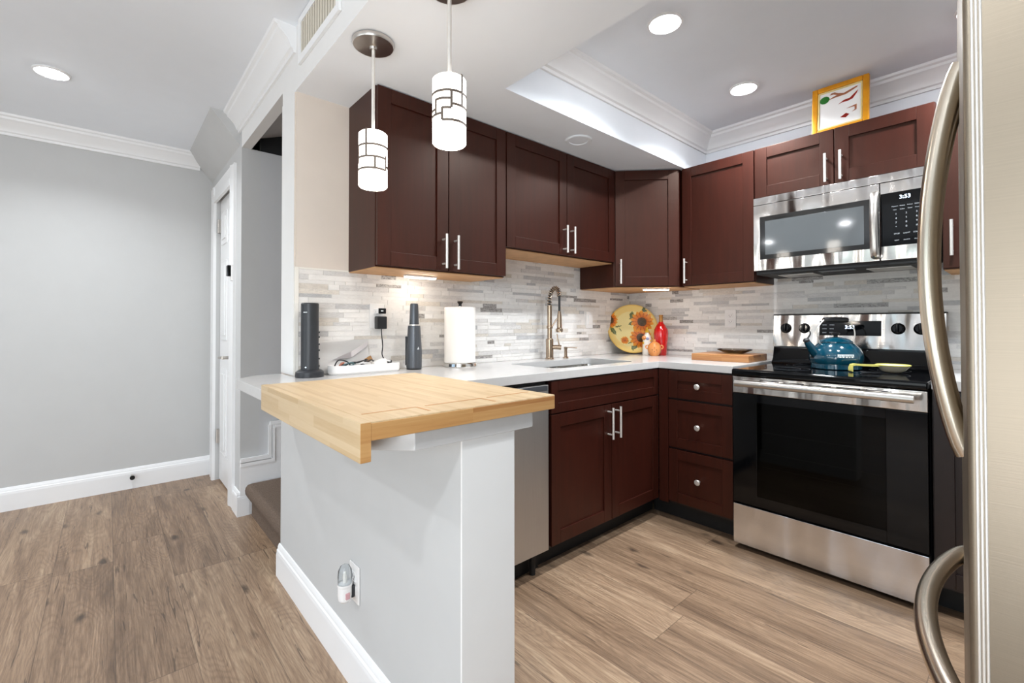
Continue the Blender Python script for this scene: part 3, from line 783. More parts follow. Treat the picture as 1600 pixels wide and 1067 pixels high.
kp = link('keypad', MB().box(1.616, 1.763, MY - .002, MY + .002, 1.492, 1.738, .001), 'blackg', cp)
text_mesh('clock_digits', '3:53', .024, 'digit', kp, (1.704, MY - .0026, 1.711), X, Z0)
words = ['Popcorn', 'Potato', 'Reheat', 'Defrost', 'Melt', 'Soften', 'Timer', 'Power']
for i in range(2):
    for j in range(4): text_mesh('key_legend', words[i * 4 + j][:7], .0068, 'legend', kp, (1.668 + j * .0265, MY - .0026, 1.672 - i * .016), X, Z0)
for i in range(4):
    for j in range(3): text_mesh('key_legend', '123456789*0#'[i * 3 + j], .0115, 'legend', kp, (1.672 + j * .036, MY - .0026, 1.636 - i * .020), X, Z0)
for i, s in enumerate(('STOP', 'LIGHT', 'START')): text_mesh('key_legend', s, .0085, 'legend', kp, (1.674 + i * .035, MY - .0026, 1.545), X, Z0)
for i, s in enumerate(('VENT', 'CLOCK', 'MUTE')): text_mesh('key_legend', s, .0068, 'legend', kp, (1.674 + i * .035, MY - .0026, 1.515), X, Z0)
und = link('underside', MB().box(MX0 + .01, MX1 - .01, MY + .012, -.01, 1.405, 1.43, .004), 'blackm2', t)
for x0, x1 in ((MX0 + .09, MX0 + .26), (MX1 - .26, MX1 - .09)):
    link('grease_filter', MB().box(x0, x1, -.24, -.06, 1.4025, 1.406), 'nickel', und)
link('lamp_cover', MB().box(MX0 + .30, MX1 - .30, -.30, -.24, 1.4025, 1.406), 'gunmetal', und)

# ------------------------------------------------------------------ refrigerator (turned a few degrees from the wall)
FR = thing('refrigerator', 'tall stainless french-door refrigerator with curved bar handles at the picture edge', 'refrigerator', (2.0395, -2.4915, 0), math.radians(4.4))
def flink(name, q, mat, par=None): return link(name, q, mat, par or FR, world=False)
FW, FD = .91, .70
flink('cabinet', MB().box(.085, FD, .006, FW - .006, .02, 1.775, .004), 'gunmetal')
for y in (.06, FW - .06):
    for x in (.14, FD - .06): flink('foot', MB().cyl((x, y, 0), (x, y, .03), .02, 12), 'blackm')
def fdoor(name, y0, y1, z0, z1):
    d = flink(name, MB().box(.0, .072, y0, y1, z0, z1, .004, 3), 'steel_fr')
    ed = MB()
    for k in range(3): ed.tube([(.0060 + k * .0026, y0 + .0002, z0 + .008), (.0060 + k * .0026, y0 + .0002, z1 - .008)], .0011, 10)
    if y0 == 0: flink('edge_trim', ed, 'nickel_b', d)
    flink('gasket', MB().box(.072, .085, y0 + .012, y1 - .012, z0 + .012, z1 - .012), 'blackm', d); return d
dl = fdoor('fridge_door', 0, FW / 2 - .002, .80, 1.775); dr2 = fdoor('fridge_door', FW / 2 + .002, FW, .80, 1.775)
df = fdoor('freezer_drawer', 0, FW, .06, .792)
flink('toe_grille', MB().box(.05, .10, .02, FW - .02, .005, .055), 'blackm')
for d, y in ((dl, FW / 2 - .040), (dr2, FW / 2 + .040)):
    pth = []
    for k in range(41):
        f = k / 40; z = .935 + f * (1.528 - .935); b = math.sin(PI * f) ** .75
        pth.append((.004 - .041 * b, y, z))
    flink('handle', MB().tube(pth, .0135, 18, flat=(1.0, .92)), 'handle_fr', d)
pth = []
for k in range(41):
    f = k / 40; y = .185 + f * .545; b = math.sin(PI * f) ** .75
    pth.append((.004 - .050 * b, y, .675))
flink('handle', MB().tube(pth, .0145, 18), 'handle_fr', df)

# ------------------------------------------------------------------ pendants, lamps, speaker, vent
def pendant(cx, cy, z0, z1, label, pat):
    t = thing('pendant_lamp', label, 'pendant lamp', (cx, cy, z0), 0, 'pendant lamps over the peninsula')
    r = .0485
    cp = MB().lathe([(0, ZS), (.067, ZS), (.071, ZS - .003), (.071, ZS - .012), (.068, ZS - .017), (.014, ZS - .021), (.012, ZS - .030), (0, ZS - .030)][::-1], (cx, cy, 0), 40)
    link('canopy', cp, 'nickel', t)
    link('rod', MB().cyl((cx, cy, z1 - .01), (cx, cy, ZS - .03), .0062, 14), 'nickel_b', t)
    sh = link('shade', MB().lathe([(.008, z1), (r - .006, z1), (r, z1 - .005), (r, z0 + .004), (r - .004, z0), (r - .008, z0 + .003), (r - .008, z1 - .01), (.008, z1 - .008)], (cx, cy, 0), 48), 'shade', t)
    link('bulb', MB().lathe([(0, z0 + .05), (.012, z0 + .055), (.024, z0 + .08), (.024, z0 + .10), (.013, z0 + .13), (.013, z1 - .02), (0, z1 - .02)], (cx, cy, 0), 24), 'shade', t)
    q = MB(); H = z1 - z0; ca = math.atan2(CAM.y - cy, CAM.x - cx)
    def strip(a0, a1, h0, h1):
        n = max(2, int(abs(a1 - a0) / .09)); ri, ro = r - .0002, r + .0016
        rows = []
        for k in range(n + 1):
            a = ca + a0 + (a1 - a0) * k / n; c, s = math.cos(a), math.sin(a)
            rows.append([q.bm.verts.new((cx + rr * c, cy + rr * s, z0 + H * h)) for rr, h in ((ri, h0), (ro, h0), (ro, h1), (ri, h1))])
        for A, B in zip(rows, rows[1:]):
            for i in range(4): q.bm.faces.new((A[i], A[(i + 1) % 4], B[(i + 1) % 4], B[i]))
        q.bm.faces.new(rows[0]); q.bm.faces.new(rows[-1][::-1])
    for kind, a, b, c in pat:
        if kind == 'h': strip(a, b, c - .019, c + .019)
        else: strip(a - .075, a + .075, b, c)
    link('shade_overlay', q, 'overlay', sh)
    l = bpy.data.lights.new('bulb_light', 'POINT'); l.energy = 2.2; l.shadow_soft_size = .02; l.color = (1, .95, .88)
    o = bpy.data.objects.new('bulb_light', l); COL.objects.link(o); o.parent = t; o.location = (0, 0, .035)
    return t
# angles: negative = left of the shade as seen from the camera side, measured round the glass
pendant(.552, -2.356, 1.612, 1.802, 'pendant lamp with opal glass cylinder, farther one with whole round canopy showing',
        [('v', -.48, .50, 1.0), ('h', -3.1, 1.6, .72), ('h', -1.5, 1.0, .50), ('v', .12, .29, .50), ('h', -1.5, 1.0, .29), ('v', -1.3, .40, .72), ('v', 1.0, .29, .56), ('h', 1.0, 2.6, .36), ('v', 2.2, .29, .9), ('h', 1.6, 3.1, .56)])
pendant(.965, -2.312, 1.652, 1.842, 'pendant lamp with opal glass cylinder, nearer one hanging higher in the view',
        [('v', .80, .50, 1.0), ('h', -3.1, 1.7, .72), ('v', .12, .46, .73), ('h', -.9, .12, .60), ('v', -.88, .40, .61), ('h', -.42, .12, .46), ('v', -.42, .28, .47), ('h', -.42, 1.8, .28), ('h', .2, 1.7, .52), ('h', -2.2, -.42, .38), ('h', -2.4, -.88, .46)])

def downlight(x, y, z, label):
    t = thing('recessed_light', label, 'ceiling light', (x, y, z - .008), 0, 'recessed ceiling lights')
    link('trim_ring', MB().lathe([(.050, 0), (.072, 0), (.072, -.004), (.064, -.008), (.052, -.004), (.050, 0)], (x, y, z), 40), 'trim', t)
    link('diffuser', MB().lathe([(0, -.017), (.02, -.0165), (.036, -.014), (.047, -.009), (.051, -.003), (.051, 0), (0, 0)], (x, y, z), 36), 'lamp', t)
    l = bpy.data.lights.new('lamp_beam', 'AREA'); l.shape = 'DISK'; l.size = .10; l.energy = LAMP_K if y > -2 else LAMP_L
    l.color = (.90, .955, 1.0); l.spread = math.radians(138)
    o = bpy.data.objects.new('lamp_beam', l); COL.objects.link(o); o.parent = t; o.location = (0, 0, -.012)
    return t
downlight(1.068, -1.301, ZL, 'recessed ceiling light in the tray, nearer of two lit above the kitchen floor')
downlight(1.065, -.496, ZL, 'recessed ceiling light in the tray, beside the framed picture above the stove')
downlight(-1.173, -3.27, ZL, 'recessed ceiling light over the living area floor at the door side')
for x, y in ((.55, -4.55), (2.2, -3.75), (-.6, -5.3), (1.95, -1.25), (1.95, -.45)):  # extra lamps out of view, added to raise room brightness
    downlight(x, y, ZL, 'recessed ceiling light added out of view to brighten the rooms')
t = thing('ceiling_speaker', 'round white ceiling speaker in the soffit above the sink cabinets', 'speaker', (.466, -1.15, ZS - .006))
link('bezel', MB().lathe([(.050, 0), (.072, 0), (.072, -.003), (.066, -.007), (.052, -.007), (.050, -.003)], (.466, -1.15, ZS), 40), 'ceil', t)
link('grille', MB().lathe([(0, -.006), (.03, -.0055), (.051, -.003), (.051, 0), (0, 0)], (.466, -1.15, ZS), 36), 'ceil', t)
t = thing('air_vent', 'cream metal air vent with vertical louvres on the white header', 'vent', (.30, YW, 2.2))
q = MB(); vx0, vx1, vz0, vz1 = .078, .524, 2.206, 2.396; b = .030; y0 = YW - .012
q.box(vx0 + b, vx1 - b, y0 + .0005, YW - .0005, vz0, vz0 + b); q.box(vx0 + b, vx1 - b, y0 + .0005, YW - .0005, vz1 - b, vz1); q.box(vx0, vx0 + b, y0, YW, vz0, vz1, .003); q.box(vx1 - b, vx1, y0, YW, vz0, vz1, .003)
link('frame', q, 'trim', t)
link('backing', MB().box(vx0 + b, vx1 - b, YW - .003, YW - .001, vz0 + b, vz1 - b), 'dark_void', t)
q = MB(); n = 14
for i in range(n):
    x = vx0 + b + (i + .5) * (vx1 - vx0 - 2 * b) / n
    q.extr([(-.0065, -.001), (-.0055, -.009), (.0065, -.007), (.0065, -.003)], (x, YW - .001, vz0 + b), (x, YW - .001, vz1 - b), X, Y)
link('louvres', q, 'vent', t)
# under cabinet lamps
for i, (a, bb, label) in enumerate((((.118, -2.0), (.118, -1.83), 'slim white under-cabinet light below the tall cabinet at the tower'), ((.38, -.40), (.50, -.28), 'slim white under-cabinet light below the diagonal corner cabinet'))):
    c = ((a[0] + bb[0]) / 2, (a[1] + bb[1]) / 2); ang = math.atan2(bb[1] - a[1], bb[0] - a[0]); Ln = math.hypot(bb[0] - a[0], bb[1] - a[1])
    t = thing('under_cabinet_light', label, 'light', (c[0], c[1], 1.350), ang, 'under-cabinet lights')
    link('housing', MB().box(-Ln / 2, Ln / 2, -.016, .016, .008, .018, .003), 'white_pl', t, world=False)
    link('diffuser', MB().box(-Ln / 2 + .004, Ln / 2 - .004, -.013, .013, .004, .009, .002), 'strip', t, world=False)

# ------------------------------------------------------------------ bamboo board over the peninsula end
t = thing('bamboo_board', 'large bamboo pastry board with front lip hooked over the peninsula end', 'cutting board', (.9, -2.45, .914))
bx0, bx1, by0, by1 = .55, 1.266, -2.684, -2.188
link('panel', MB().box(bx0, bx1, by0, by1, .9155, .952, .003), 'bamboo', t)
link('edge_strip', MB().box(bx1 - .001, bx1 + .0015, by0, by1 - .003, .917, .949, .0008), 'bamboo_e', t)
link('lip', MB().box(bx0, bx1 + .001, by0 - .021, by0, .8775, .9523, .002), 'bamboo', t)
link('lip_end', MB().box(bx1 + .0005, bx1 + .002, by0 - .0205, by0 - .0005, .879, .951), 'bamboo_e', t)
q = MB()
for y0, y1 in ((-2.668, -2.545), (-2.522, -2.368), (-2.348, -2.21)):
    q.box(1.184, 1.190, y0, y1, .9515, .9524)
for y in (-2.545, -2.368): q.box(1.187, 1.243, y - .003, y + .003, .9515, .9524)
link('juice_groove', q, 'bamboo_g', t)

# ------------------------------------------------------------------ things on the worktop, sink wall
ZC = .914
tx, ty = .085, -2.418
t = thing('modem', 'tall black cylindrical modem tower on a round foot at the counter corner', 'modem', (tx, ty, ZC))
link('foot', MB().lathe([(0, 0), (.055, 0), (.056, .010), (.054, .022), (.046, .028), (.038, .031), (0, .032)], (tx, ty, ZC), 40), 'charcoal', t)
link('body', MB().lathe([(.0345, .03), (.0345, .303), (.032, .307), (0, .307)], (tx, ty, ZC), 40), 'charcoal', t)
ca = math.atan2(CAM.y - ty, CAM.x - tx)
def on_cyl(a, r, z): return Vector((tx + r * math.cos(ca + a), ty + r * math.sin(ca + a), ZC + z))
q = MB(); 
for k in range(8):
    p = on_cyl(-.75 + k * .06, .0347, .268); q.lathe([(0, -.002), (.001, -.001), (.001, .001), (0, .002)], p, 6)
link('status_mark', q, 'badge', t)
link('status_light', MB().lathe([(0, -.003), (.003, 0), (0, .003)], on_cyl(-.45, .0352, .042), 10), 'digit', t)
for i, z in enumerate((.045, .075, .11, .135, .165, .185)):
    p = on_cyl(1.45, .034, z); d = (p - Vector((tx, ty, p.z))).normalized()
    link('port', MB().cyl(p - d * .003, p + d * .005, .0036, 10), 'black', t)
# cable tray
t = thing('cable_tray', 'white oblong tray with rounded ends full of tangled cables', 'tray', (.075, -2.18, ZC))
trc = Vector((.078, -2.175)); hl, hw = .165, .045
def oval(s, inset=0):
    out = []
    for k in range(32):
        a = 2 * PI * k / 32; y = math.sin(a) * (hw - inset) + (hl - hw) * (1 if math.sin(a) > 0 else -1); x = math.cos(a) * (hw - inset)
        out.append((trc.x + x, trc.y + y))
    return out
o1, o2 = oval(0), oval(0, .004)
bm = bmesh.new(); rings = [[bm.verts.new((*p, z)) for p in L] for L, z in ((oval(0, .006), ZC), (o1, ZC + .008), (o1, ZC + .040), (o2, ZC + .040), (o2, ZC + .006))]
for A, B in zip(rings, rings[1:]):
    for i in range(32): bm.faces.new((A[i], A[(i + 1) % 32], B[(i + 1) % 32], B[i]))
bm.faces.new(rings[0]); bm.faces.new(rings[-1])
tray = link('dish', bm, 'white_pl', t)
def cable(label, pts, mat, r=.0028, name='cable', cat='cable'):
    return tag(link(name, MB().tube(samp(pts, len(pts) * 7), r, 8), mat), label, cat, 'cables in the white tray')
z = ZC
cable('black cable looping over the tray end towards the modem', [(.088, -2.318, z + .02), (.095, -2.318, z + .04), (.09, -2.30, z + .062), (.085, -2.262, z + .055), (.08, -2.235, z + .03), (.085, -2.20, z + .018)], 'cable_b')
cable('grey-green cable coiled in the left half of the tray', [(.07, -2.285, z + .02), (.10, -2.27, z + .034), (.105, -2.24, z + .042), (.075, -2.235, z + .045), (.06, -2.26, z + .04), (.085, -2.285, z + .036), (.105, -2.255, z + .05), (.08, -2.22, z + .044)], 'cable_g')
cable('terracotta cable end at the modem side of the tray', [(.085, -2.30, z + .02), (.10, -2.295, z + .045), (.085, -2.275, z + .05), (.07, -2.29, z + .03), (.08, -2.31, z + .02)], 'cable_r', .004)
cable('black cable lying the length of the tray', [(.06, -2.27, z + .03), (.09, -2.24, z + .05), (.10, -2.19, z + .046), (.085, -2.15, z + .056), (.06, -2.12, z + .044), (.08, -2.09, z + .03)], 'cable_b', .0032)
cable('black cable curled in the middle of the tray', [(.06, -2.2, z + .02), (.095, -2.185, z + .05), (.075, -2.165, z + .058), (.062, -2.19, z + .05), (.09, -2.215, z + .048), (.1, -2.17, z + .03)], 'cable_b', .003)
cable('black plug ends at the far end of the tray', [(.07, -2.07, z + .02), (.095, -2.06, z + .038), (.07, -2.045, z + .046), (.06, -2.06, z + .035), (.085, -2.075, z + .03)], 'cable_b', .004)
cable('white cable crossing the tray below the plugs', [(.07, -2.245, z + .03), (.1, -2.21, z + .045), (.105, -2.175, z + .045), (.08, -2.15, z + .035)], 'white_pl', .003)
t = thing('power_adapter', 'white box adapter lying in the tray of cables', 'adapter', (.08, -2.105, ZC + .02))
q = MB().box(-.02, .02, -.032, .032, 0, .028, .006); q.xf(Matrix.Translation((.082, -2.105, ZC + .026)) @ Matrix.Rotation(.3, 4, 'X'))
link('body', q, 'white_pl', t)
q = MB().cyl((.082, -2.075, ZC + .05), (.082, -2.055, ZC + .045), .004, 8); link('strain_relief', q, 'white_pl', t)
q = MB().box(-.004, .004, -.016, .016, 0, .022, .001); q.xf(Matrix.Translation((.06, -2.145, ZC + .048)) @ Matrix.Rotation(.5, 4, 'X'))
tag(link('plug_adapter', q, 'copper'), 'small brown square piece on top of the cables', 'adapter')
# paper sheet leaning on the tiles
bm = bmesh.new(); N = 10; rows = []
for i in range(N + 1):
    f = i / N; yy = -2.36 + f * .225
    rows.append([bm.verts.new((.012 + .020 * (1 - g) + .004 * math.sin(6 * f + 2 * g), yy, ZC + .004 + g * (.135 + .01 * f))) for g in [k / 6 for k in range(7)]])
for A, B in zip(rows, rows[1:]):
    for k in range(6): bm.faces.new((A[k], B[k], B[k + 1], A[k + 1]))
bmesh.ops.solidify(bm, geom=bm.faces[:], thickness=.0012)
t = thing('envelope', 'white envelope leaning against the tiles behind the cable tray', 'envelope', (.03, -2.25, ZC))
link('sheet', bm, 'paper', t)
q = MB(); q.bm.faces.new([q.bm.verts.new(p) for p in ((.033, -2.31, ZC + .06), (.0285, -2.22, ZC + .095), (.0245, -2.14, ZC + .138), (.0265, -2.14, ZC + .118), (.031, -2.22, ZC + .068))])
bmesh.ops.solidify(q.bm, geom=q.bm.faces[:], thickness=.0006)
link('grey_band', q, simple('envelope_grey', (196, 190, 190), .8), t)
# outlets
def outlet(name, label, o, w, n, rocker=False):
    t = thing(name, label, 'outlet' if not rocker else 'switch', o)
    mt = frame_mtx(o, w, (0, 0, 1), n)
    link('plate', MB().box(-.036, .036, 0, .005, -.058, .058, .002).xf(mt), 'white_pl', t)
    if rocker: link('rocker', MB().box(-.016, .016, .004, .009, -.033, .033, .002).xf(mt), 'white_pl', t)
    else:
        for zc in (.02, -.02):
            s = link('socket', MB().box(-.017, .017, .004, .0065, zc - .014, zc + .014, .003).xf(mt), 'white_pl', t)
            k = MB(); k.box(-.0075, -.0055, .006, .0068, zc - .003, zc + .006); k.box(.0055, .0075, .006, .0068, zc - .003, zc + .005); k.box(-.002, .002, .006, .0068, zc - .010, zc - .006); k.xf(mt)
            link('slots', k, 'hole', s)
    return t
outlet('wall_outlet', 'white wall outlet on the tiles with the black adapter plugged in', (.0075, -2.088, 1.172), Y, X)
outlet('wall_switch', 'white wall plate on the tiles between faucet and sunflower plate', (.0075, -.50, 1.162), Y, X, True)
outlet('wall_outlet', 'white wall outlet on the tiles above the wooden chopping board', (.78, -.0075, 1.168), (-1, 0, 0), (0, -1, 0))
outlet('wall_outlet', 'white wall outlet low on the peninsula holding the night light', (.655, YW - .0005, .318), X, (0, -1, 0))
t = thing('usb_charger', 'small black cube charger plugged into the top socket above the adapter', 'charger', (.016, -2.078, 1.192))
link('body', MB().box(.0135, .045, -2.096, -2.060, 1.183, 1.207, .004), 'white_pl', t)
link('face', MB().box(.044, .050, -2.097, -2.059, 1.182, 1.208, .003), 'blackg', t)
link('usb_port', MB().box(.0495, .0508, -2.086, -2.074, 1.193, 1.198), 'badge', t)
t = thing('power_adapter', 'black power adapter with a cord hanging from the outlet', 'adapter', (.016, -2.078, 1.14))
link('body', MB().box(.0135, .050, -2.102, -2.054, 1.110, 1.170, .004), 'black', t)
link('cord', MB().tube(samp([(.038, -2.078, 1.112), (.04, -2.077, 1.08), (.042, -2.073, 1.03), (.04, -2.075, .99), (.05, -2.066, .965), (.07, -2.055, .955), (.075, -2.06, .94)], 40), .0026, 8), 'cable_b', t)
# tumbler
t = thing('tumbler', 'dark grey metal flask with narrow neck beside the paper towels', 'flask', (.09, -1.933, ZC))
link('body', MB().lathe([(0, .004), (.034, .004), (.037, .012), (.037, .085), (.0345, .13), (.030, .205), (.0285, .212), (0, .212)], (.09, -1.933, ZC), 40), 'gunmetal', t)
link('ring', MB().lathe([(.0235, .211), (.026, .212), (.026, .217), (.0235, .218)], (.09, -1.933, ZC), 40), 'nickel_b', t)
link('cap', MB().lathe([(.0235, .216), (.0215, .26), (.0195, .312), (.017, .319), (0, .320)], (.09, -1.933, ZC), 40), 'gunmetal', t)
link('foot', MB().lathe([(0, 0), (.035, 0), (.037, .005), (0, .006)], (.09, -1.933, ZC), 40), 'black', t)
va = Vector((CAM.x - .09, CAM.y + 1.933, 0)).normalized(); vr = Vector((-va.y, va.x, 0))
c0 = Vector((.09, -1.933, ZC))
q = MB(); q.box(-.005, .004, -.004, .004, .02, .16, .002); q.xf(frame_mtx(c0 - vr * .037 , vr, (0, 0, 1), -va)); link('clip', q, 'black', t)
q = MB(); a = .55; dd_ = (va * math.cos(a) + vr * math.sin(a)); rr = Vector((-dd_.y, dd_.x, 0)); p = c0 + dd_ * .0366 + Vector((0, 0, .102))
q.bm.faces.new([q.bm.verts.new(p + rr * x + Z0 * y) for x, y in ((-.006, -.005), (.006, -.005), (.0045, .002), (.001, .009), (-.002, .003))])
bmesh.ops.solidify(q.bm, geom=q.bm.faces[:], thickness=.0016); link('logo', q, 'badge', t)
# paper towel
px, py = .11, -1.676
t = thing('paper_towel_holder', 'steel paper towel holder with round base and black top knob', 'paper towel holder', (px, py, ZC))
link('base', MB().lathe([(0, 0), (.086, 0), (.088, .004), (.086, .018), (.082, .021), (0, .021)], (px, py, ZC), 48), 'chrome', t)
link('rod', MB().cyl((px, py, ZC + .02), (px, py, ZC + .318), .007, 14), 'chrome', t)
link('knob', MB().lathe([(0, .312), (.009, .312), (.008, .322), (.016, .334), (.013, .338), (0, .336)], (px, py, ZC), 24), 'black', t)
bm = bmesh.new(); prof = []
r0 = .078
ca = math.atan2(CAM.y - py, CAM.x - px)
for k in range(65):
    a = ca - .02 + 2 * PI * k / 64; r = r0 + .0045 * (k / 64); prof.append((px + r * math.cos(a), py + r * math.sin(a)))
inner = [(px + .02 * math.cos(ca - .02 + 2 * PI * k / 64), py + .02 * math.sin(ca - .02 + 2 * PI * k / 64)) for k in range(65)]
rows = [[bm.verts.new((*p, zz)) for p in L] for L, zz in ((inner, ZC + .0225), (prof, ZC + .0225), (prof, ZC + .304), ([(px + (x - px) * .97, py + (y - py) * .97) for x, y in prof], ZC + .3065), (inner, ZC + .3065))]
for A, B in zip(rows, rows[1:]):
    for i in range(64): bm.faces.new((A[i], A[i + 1], B[i + 1], B[i]))
for i in range(64): bm.faces.new((rows[-1][i], rows[-1][i + 1], rows[0][i + 1], rows[0][i]))
bm.faces.new([r[0] for r in rows]); bm.faces.new([r[64] for r in rows][::-1])
tag(link('paper_towel_roll', bm, 'towel'), 'white roll of paper towels with its loose edge to the front', 'paper towels')

# sunflower plate leaning in the corner
def plate():
    t = thing('decorative_plate', 'round cream plate painted with sunflowers leaning in the counter corner', 'plate', (.115, -.125, ZC))
    R = .183; bm = bmesh.new(); lay = bm.loops.layers.float_color.new('tint')
    nr, na = 46, 120
    prof = [(R * i / nr) for i in range(nr + 1)]
    def zz(r): f = r / R; return .0 if f < .72 else .018 * ((f - .72) / .28) ** 1.5
    def flower(x, y, cx, cy, rc, rp, ph=0):
        d = math.hypot(x - cx, y - cy)
        if d < rc: return (52, 20, 18) if d > rc * .55 else (30, 14, 16)
        a = math.atan2(y - cy, x - cx) + ph
        lim = rp * (.80 + .20 * abs(math.sin(a * 7)))
        if d < lim:
            k = (d - rc) / (rp - rc); return (206 + 22 * k, 92 + 62 * k, 6 + 10 * k) if abs(math.sin(a * 7)) > .35 else (176, 74, 10)
        return None
    def leaf(x, y, x0, y0, x1, y1, w):
        dx, dy = x1 - x0, y1 - y0; L = math.hypot(dx, dy); u = ((x - x0) * dx + (y - y0) * dy) / L / L; v = abs((x - x0) * dy - (y - y0) * dx) / L
        if 0 < u < 1 and v < w * math.sin(PI * u): return (54, 78, 46) if v > w * .18 else (96, 116, 66)
        return None
    def col(x, y):
        for f in ((.072, .055, .034, .084, 0), (.058, -.066, .032, .082, .3), (-.165, .066, .030, .060, .1), (-.06, -.085, .004, .030, .2)):
            c = flower(x, y, *f)
            if c: return c
        for l in ((-.005, .07, .005, .135, .018), (-.025, .075, .03, .095, .008), (-.03, .035, .032, .05, .016), (.07, .12, .095, .165, .012), (.11, .11, .09, .15, .012), (-.165, .02, -.12, -.045, .016), (-.13, .015, -.075, .025, .005), (-.10, .012, -.08, -.02, .003), (-.01, -.15, .04, -.11, .017), (-.015, -.125, .0, -.165, .01), (-.05, -.11, .02, -.095, .004), (-.03, -.08, -.055, -.115, .007)):
            c = leaf(x, y, *l)
            if c: return c
        r = math.hypot(x, y) / R
        return (216, 180, 96) if r > .95 else ((226, 200, 126) if r > .74 else (228, 214, 150))
    V = [[bm.verts.new((r * math.cos(2 * PI * k / na), r * math.sin(2 * PI * k / na), zz(r))) for k in range(na)] if r > 0 else [bm.verts.new((0, 0, 0))] for r in prof]
    for i in range(nr):
        for k in range(na):
            A, B = V[i], V[i + 1]; q = [A[k % len(A)], B[k], B[(k + 1) % na], A[(k + 1) % len(A)]]
            q = [v for j, v in enumerate(q) if v not in q[:j]]; f = bm.faces.new(q)
            c = f.calc_center_median(); cc = lin(col(c.x, c.y))
            for l in f.loops: l[lay] = cc
    bk = [[bm.verts.new((r * math.cos(2 * PI * k / na), r * math.sin(2 * PI * k / na), z_)) for k in range(na)] for r, z_ in ((R, .012), (R * .6, -.007))]
    for A, B in ((V[-1], bk[0]), (bk[0], bk[1])):
        for k in range(na):
            f = bm.faces.new((A[k], A[(k + 1) % na], B[(k + 1) % na], B[k]))
            for l in f.loops: l[lay] = lin((200, 170, 100))
    f = bm.faces.new(bk[1][::-1])
    for l in f.loops: l[lay] = lin((210, 190, 140))
    n = Vector((.70, -.71, .24)).normalized(); r_ = Vector((.71, .70, 0)).normalized(); u_ = n.cross(r_)
    mt = Matrix.Identity(4); c = Vector((.150, -.165, ZC + .004)) + u_ * R + n * .002
    for i in range(3): mt[i][0] = r_[i]; mt[i][1] = u_[i]; mt[i][2] = n[i]; mt[i][3] = c[i]
    bmesh.ops.transform(bm, matrix=mt, verts=bm.verts[:])
    link('dish', bm, 'plate', t)
plate()
bx, by = .348, -.125
t = thing('oil_bottle', 'glossy red bottle with gold stopper at the right of the sunflower plate', 'bottle', (bx, by, ZC))
link('body', MB().lathe([(0, 0), (.036, 0), (.038, .005), (.040, .05), (.047, .11), (.050, .15), (.046, .18), (.030, .21), (.018, .225), (.015, .235), (0, .235)], (bx, by, ZC), 36), 'red', t)
link('stopper', MB().lathe([(.0135, .232), (.0125, .27), (.014, .272), (.014, .283), (0, .284)], (bx, by, ZC), 24), 'cork', t)
wx, wy = .262, -.165
t = thing('cruet', 'white ceramic cruet with yellow lemon decoration in front of the sunflower plate', 'cruet', (wx, wy, ZC))
link('body', MB().lathe([(0, 0), (.032, 0), (.034, .004), (.032, .07), (.030, .11), (.024, .135), (.014, .15), (.012, .16), (0, .16)], (wx, wy, ZC), 32), 'whitecer', t)
link('stopper', MB().lathe([(.016, .158), (.018, .164), (.012, .17), (.005, .178), (.004, .195), (0, .196)], (wx, wy, ZC), 24), 'yellow', t)
va = Vector((CAM.x - wx, CAM.y - wy, 0)).normalized(); vr = Vector((-va.y, va.x, 0)); c0 = Vector((wx, wy, ZC))
for a, zz_, mt_, r in ((-1.0, .085, 'yellow', .012), (.5, .06, 'yellow', .014), (.9, .10, 'yellow', .010), (.1, .115, 'bluegrey', .012), (-.9, .12, 'orange', .018)):
    d = va * math.cos(a) + vr * math.sin(a)
    link('painted_fruit', MB().lathe([(0, -r), (r * .7, -r * .7), (r, 0), (r * .7, r * .7), (0, r)], c0 + d * .025 + Z0 * zz_, 16), mt_, t)
sx, sy = .350, -.215
t = thing('shaker', 'small orange ceramic shaker with holes in front of the red bottle', 'shaker', (sx, sy, ZC))
link('body', MB().lathe([(0, 0), (.028, 0), (.030, .004), (.042, .025), (.046, .048), (.042, .07), (.028, .088), (.012, .097), (0, .099)], (sx, sy, ZC), 36), 'orange', t)
link('knob', MB().lathe([(0, .095), (.008, .097), (.010, .104), (.006, .112), (0, .113)], (sx, sy, ZC), 20), 'orange', t)
va = Vector((CAM.x - sx, CAM.y - sy, 0)).normalized(); vr = Vector((-va.y, va.x, 0)); c0 = Vector((sx, sy, ZC))
for s in (-1, 1):
    cc = c0 + vr * s * .046 + Z0 * .060
    link('handle', MB().tube([cc + vr * s * .012 * math.cos(w) + Z0 * .012 * math.sin(w) for w in [2 * PI * k / 16 for k in range(16)]], .004, 8, closed=True), 'orange', t)
for u, v in ((0, .055), (-.014, .042), (.014, .042), (0, .030)):
    p = c0 + Z0 * v + vr * u; rad = .0455
    p = p + va * math.sqrt(max(rad ** 2 - u * u, 0)) * (.985 if .04 < v < .05 else (.965 if v > .05 else .945))
    link('hole', MB().lathe([(0, -.0034), (.0034, 0), (0, .0034)], p, 12), 'hole', t)

# chopping board with glass dish, stove wall
t = thing('chopping_board', 'thick end-grain wooden chopping board on the counter left of the stove', 'cutting board', (.86, -.22, ZC), math.radians(2))
link('panel', MB().box(-.165, .165, -.15, .15, 0, .040, .004), 'board', t, world=False)
t = thing('glass_dish', 'shallow clear glass dish lying on the wooden chopping board', 'dish', (.885, -.20, ZC + .040))
link('dish_body', MB().lathe([(0, .001), (.05, .001), (.06, .005), (.095, .021), (.097, .024), (.094, .024), (.058, .008), (.05, .004), (0, .004)], (.885, -.20, ZC + .040), 48), 'dish_glass', t)
link('rim', MB().tube([(.885 + .096 * math.cos(a), -.20 + .096 * math.sin(a), ZC + .0645) for a in [2 * PI * k / 48 for k in range(48)]], .0022, 8, closed=True), 'dish_glass', t)

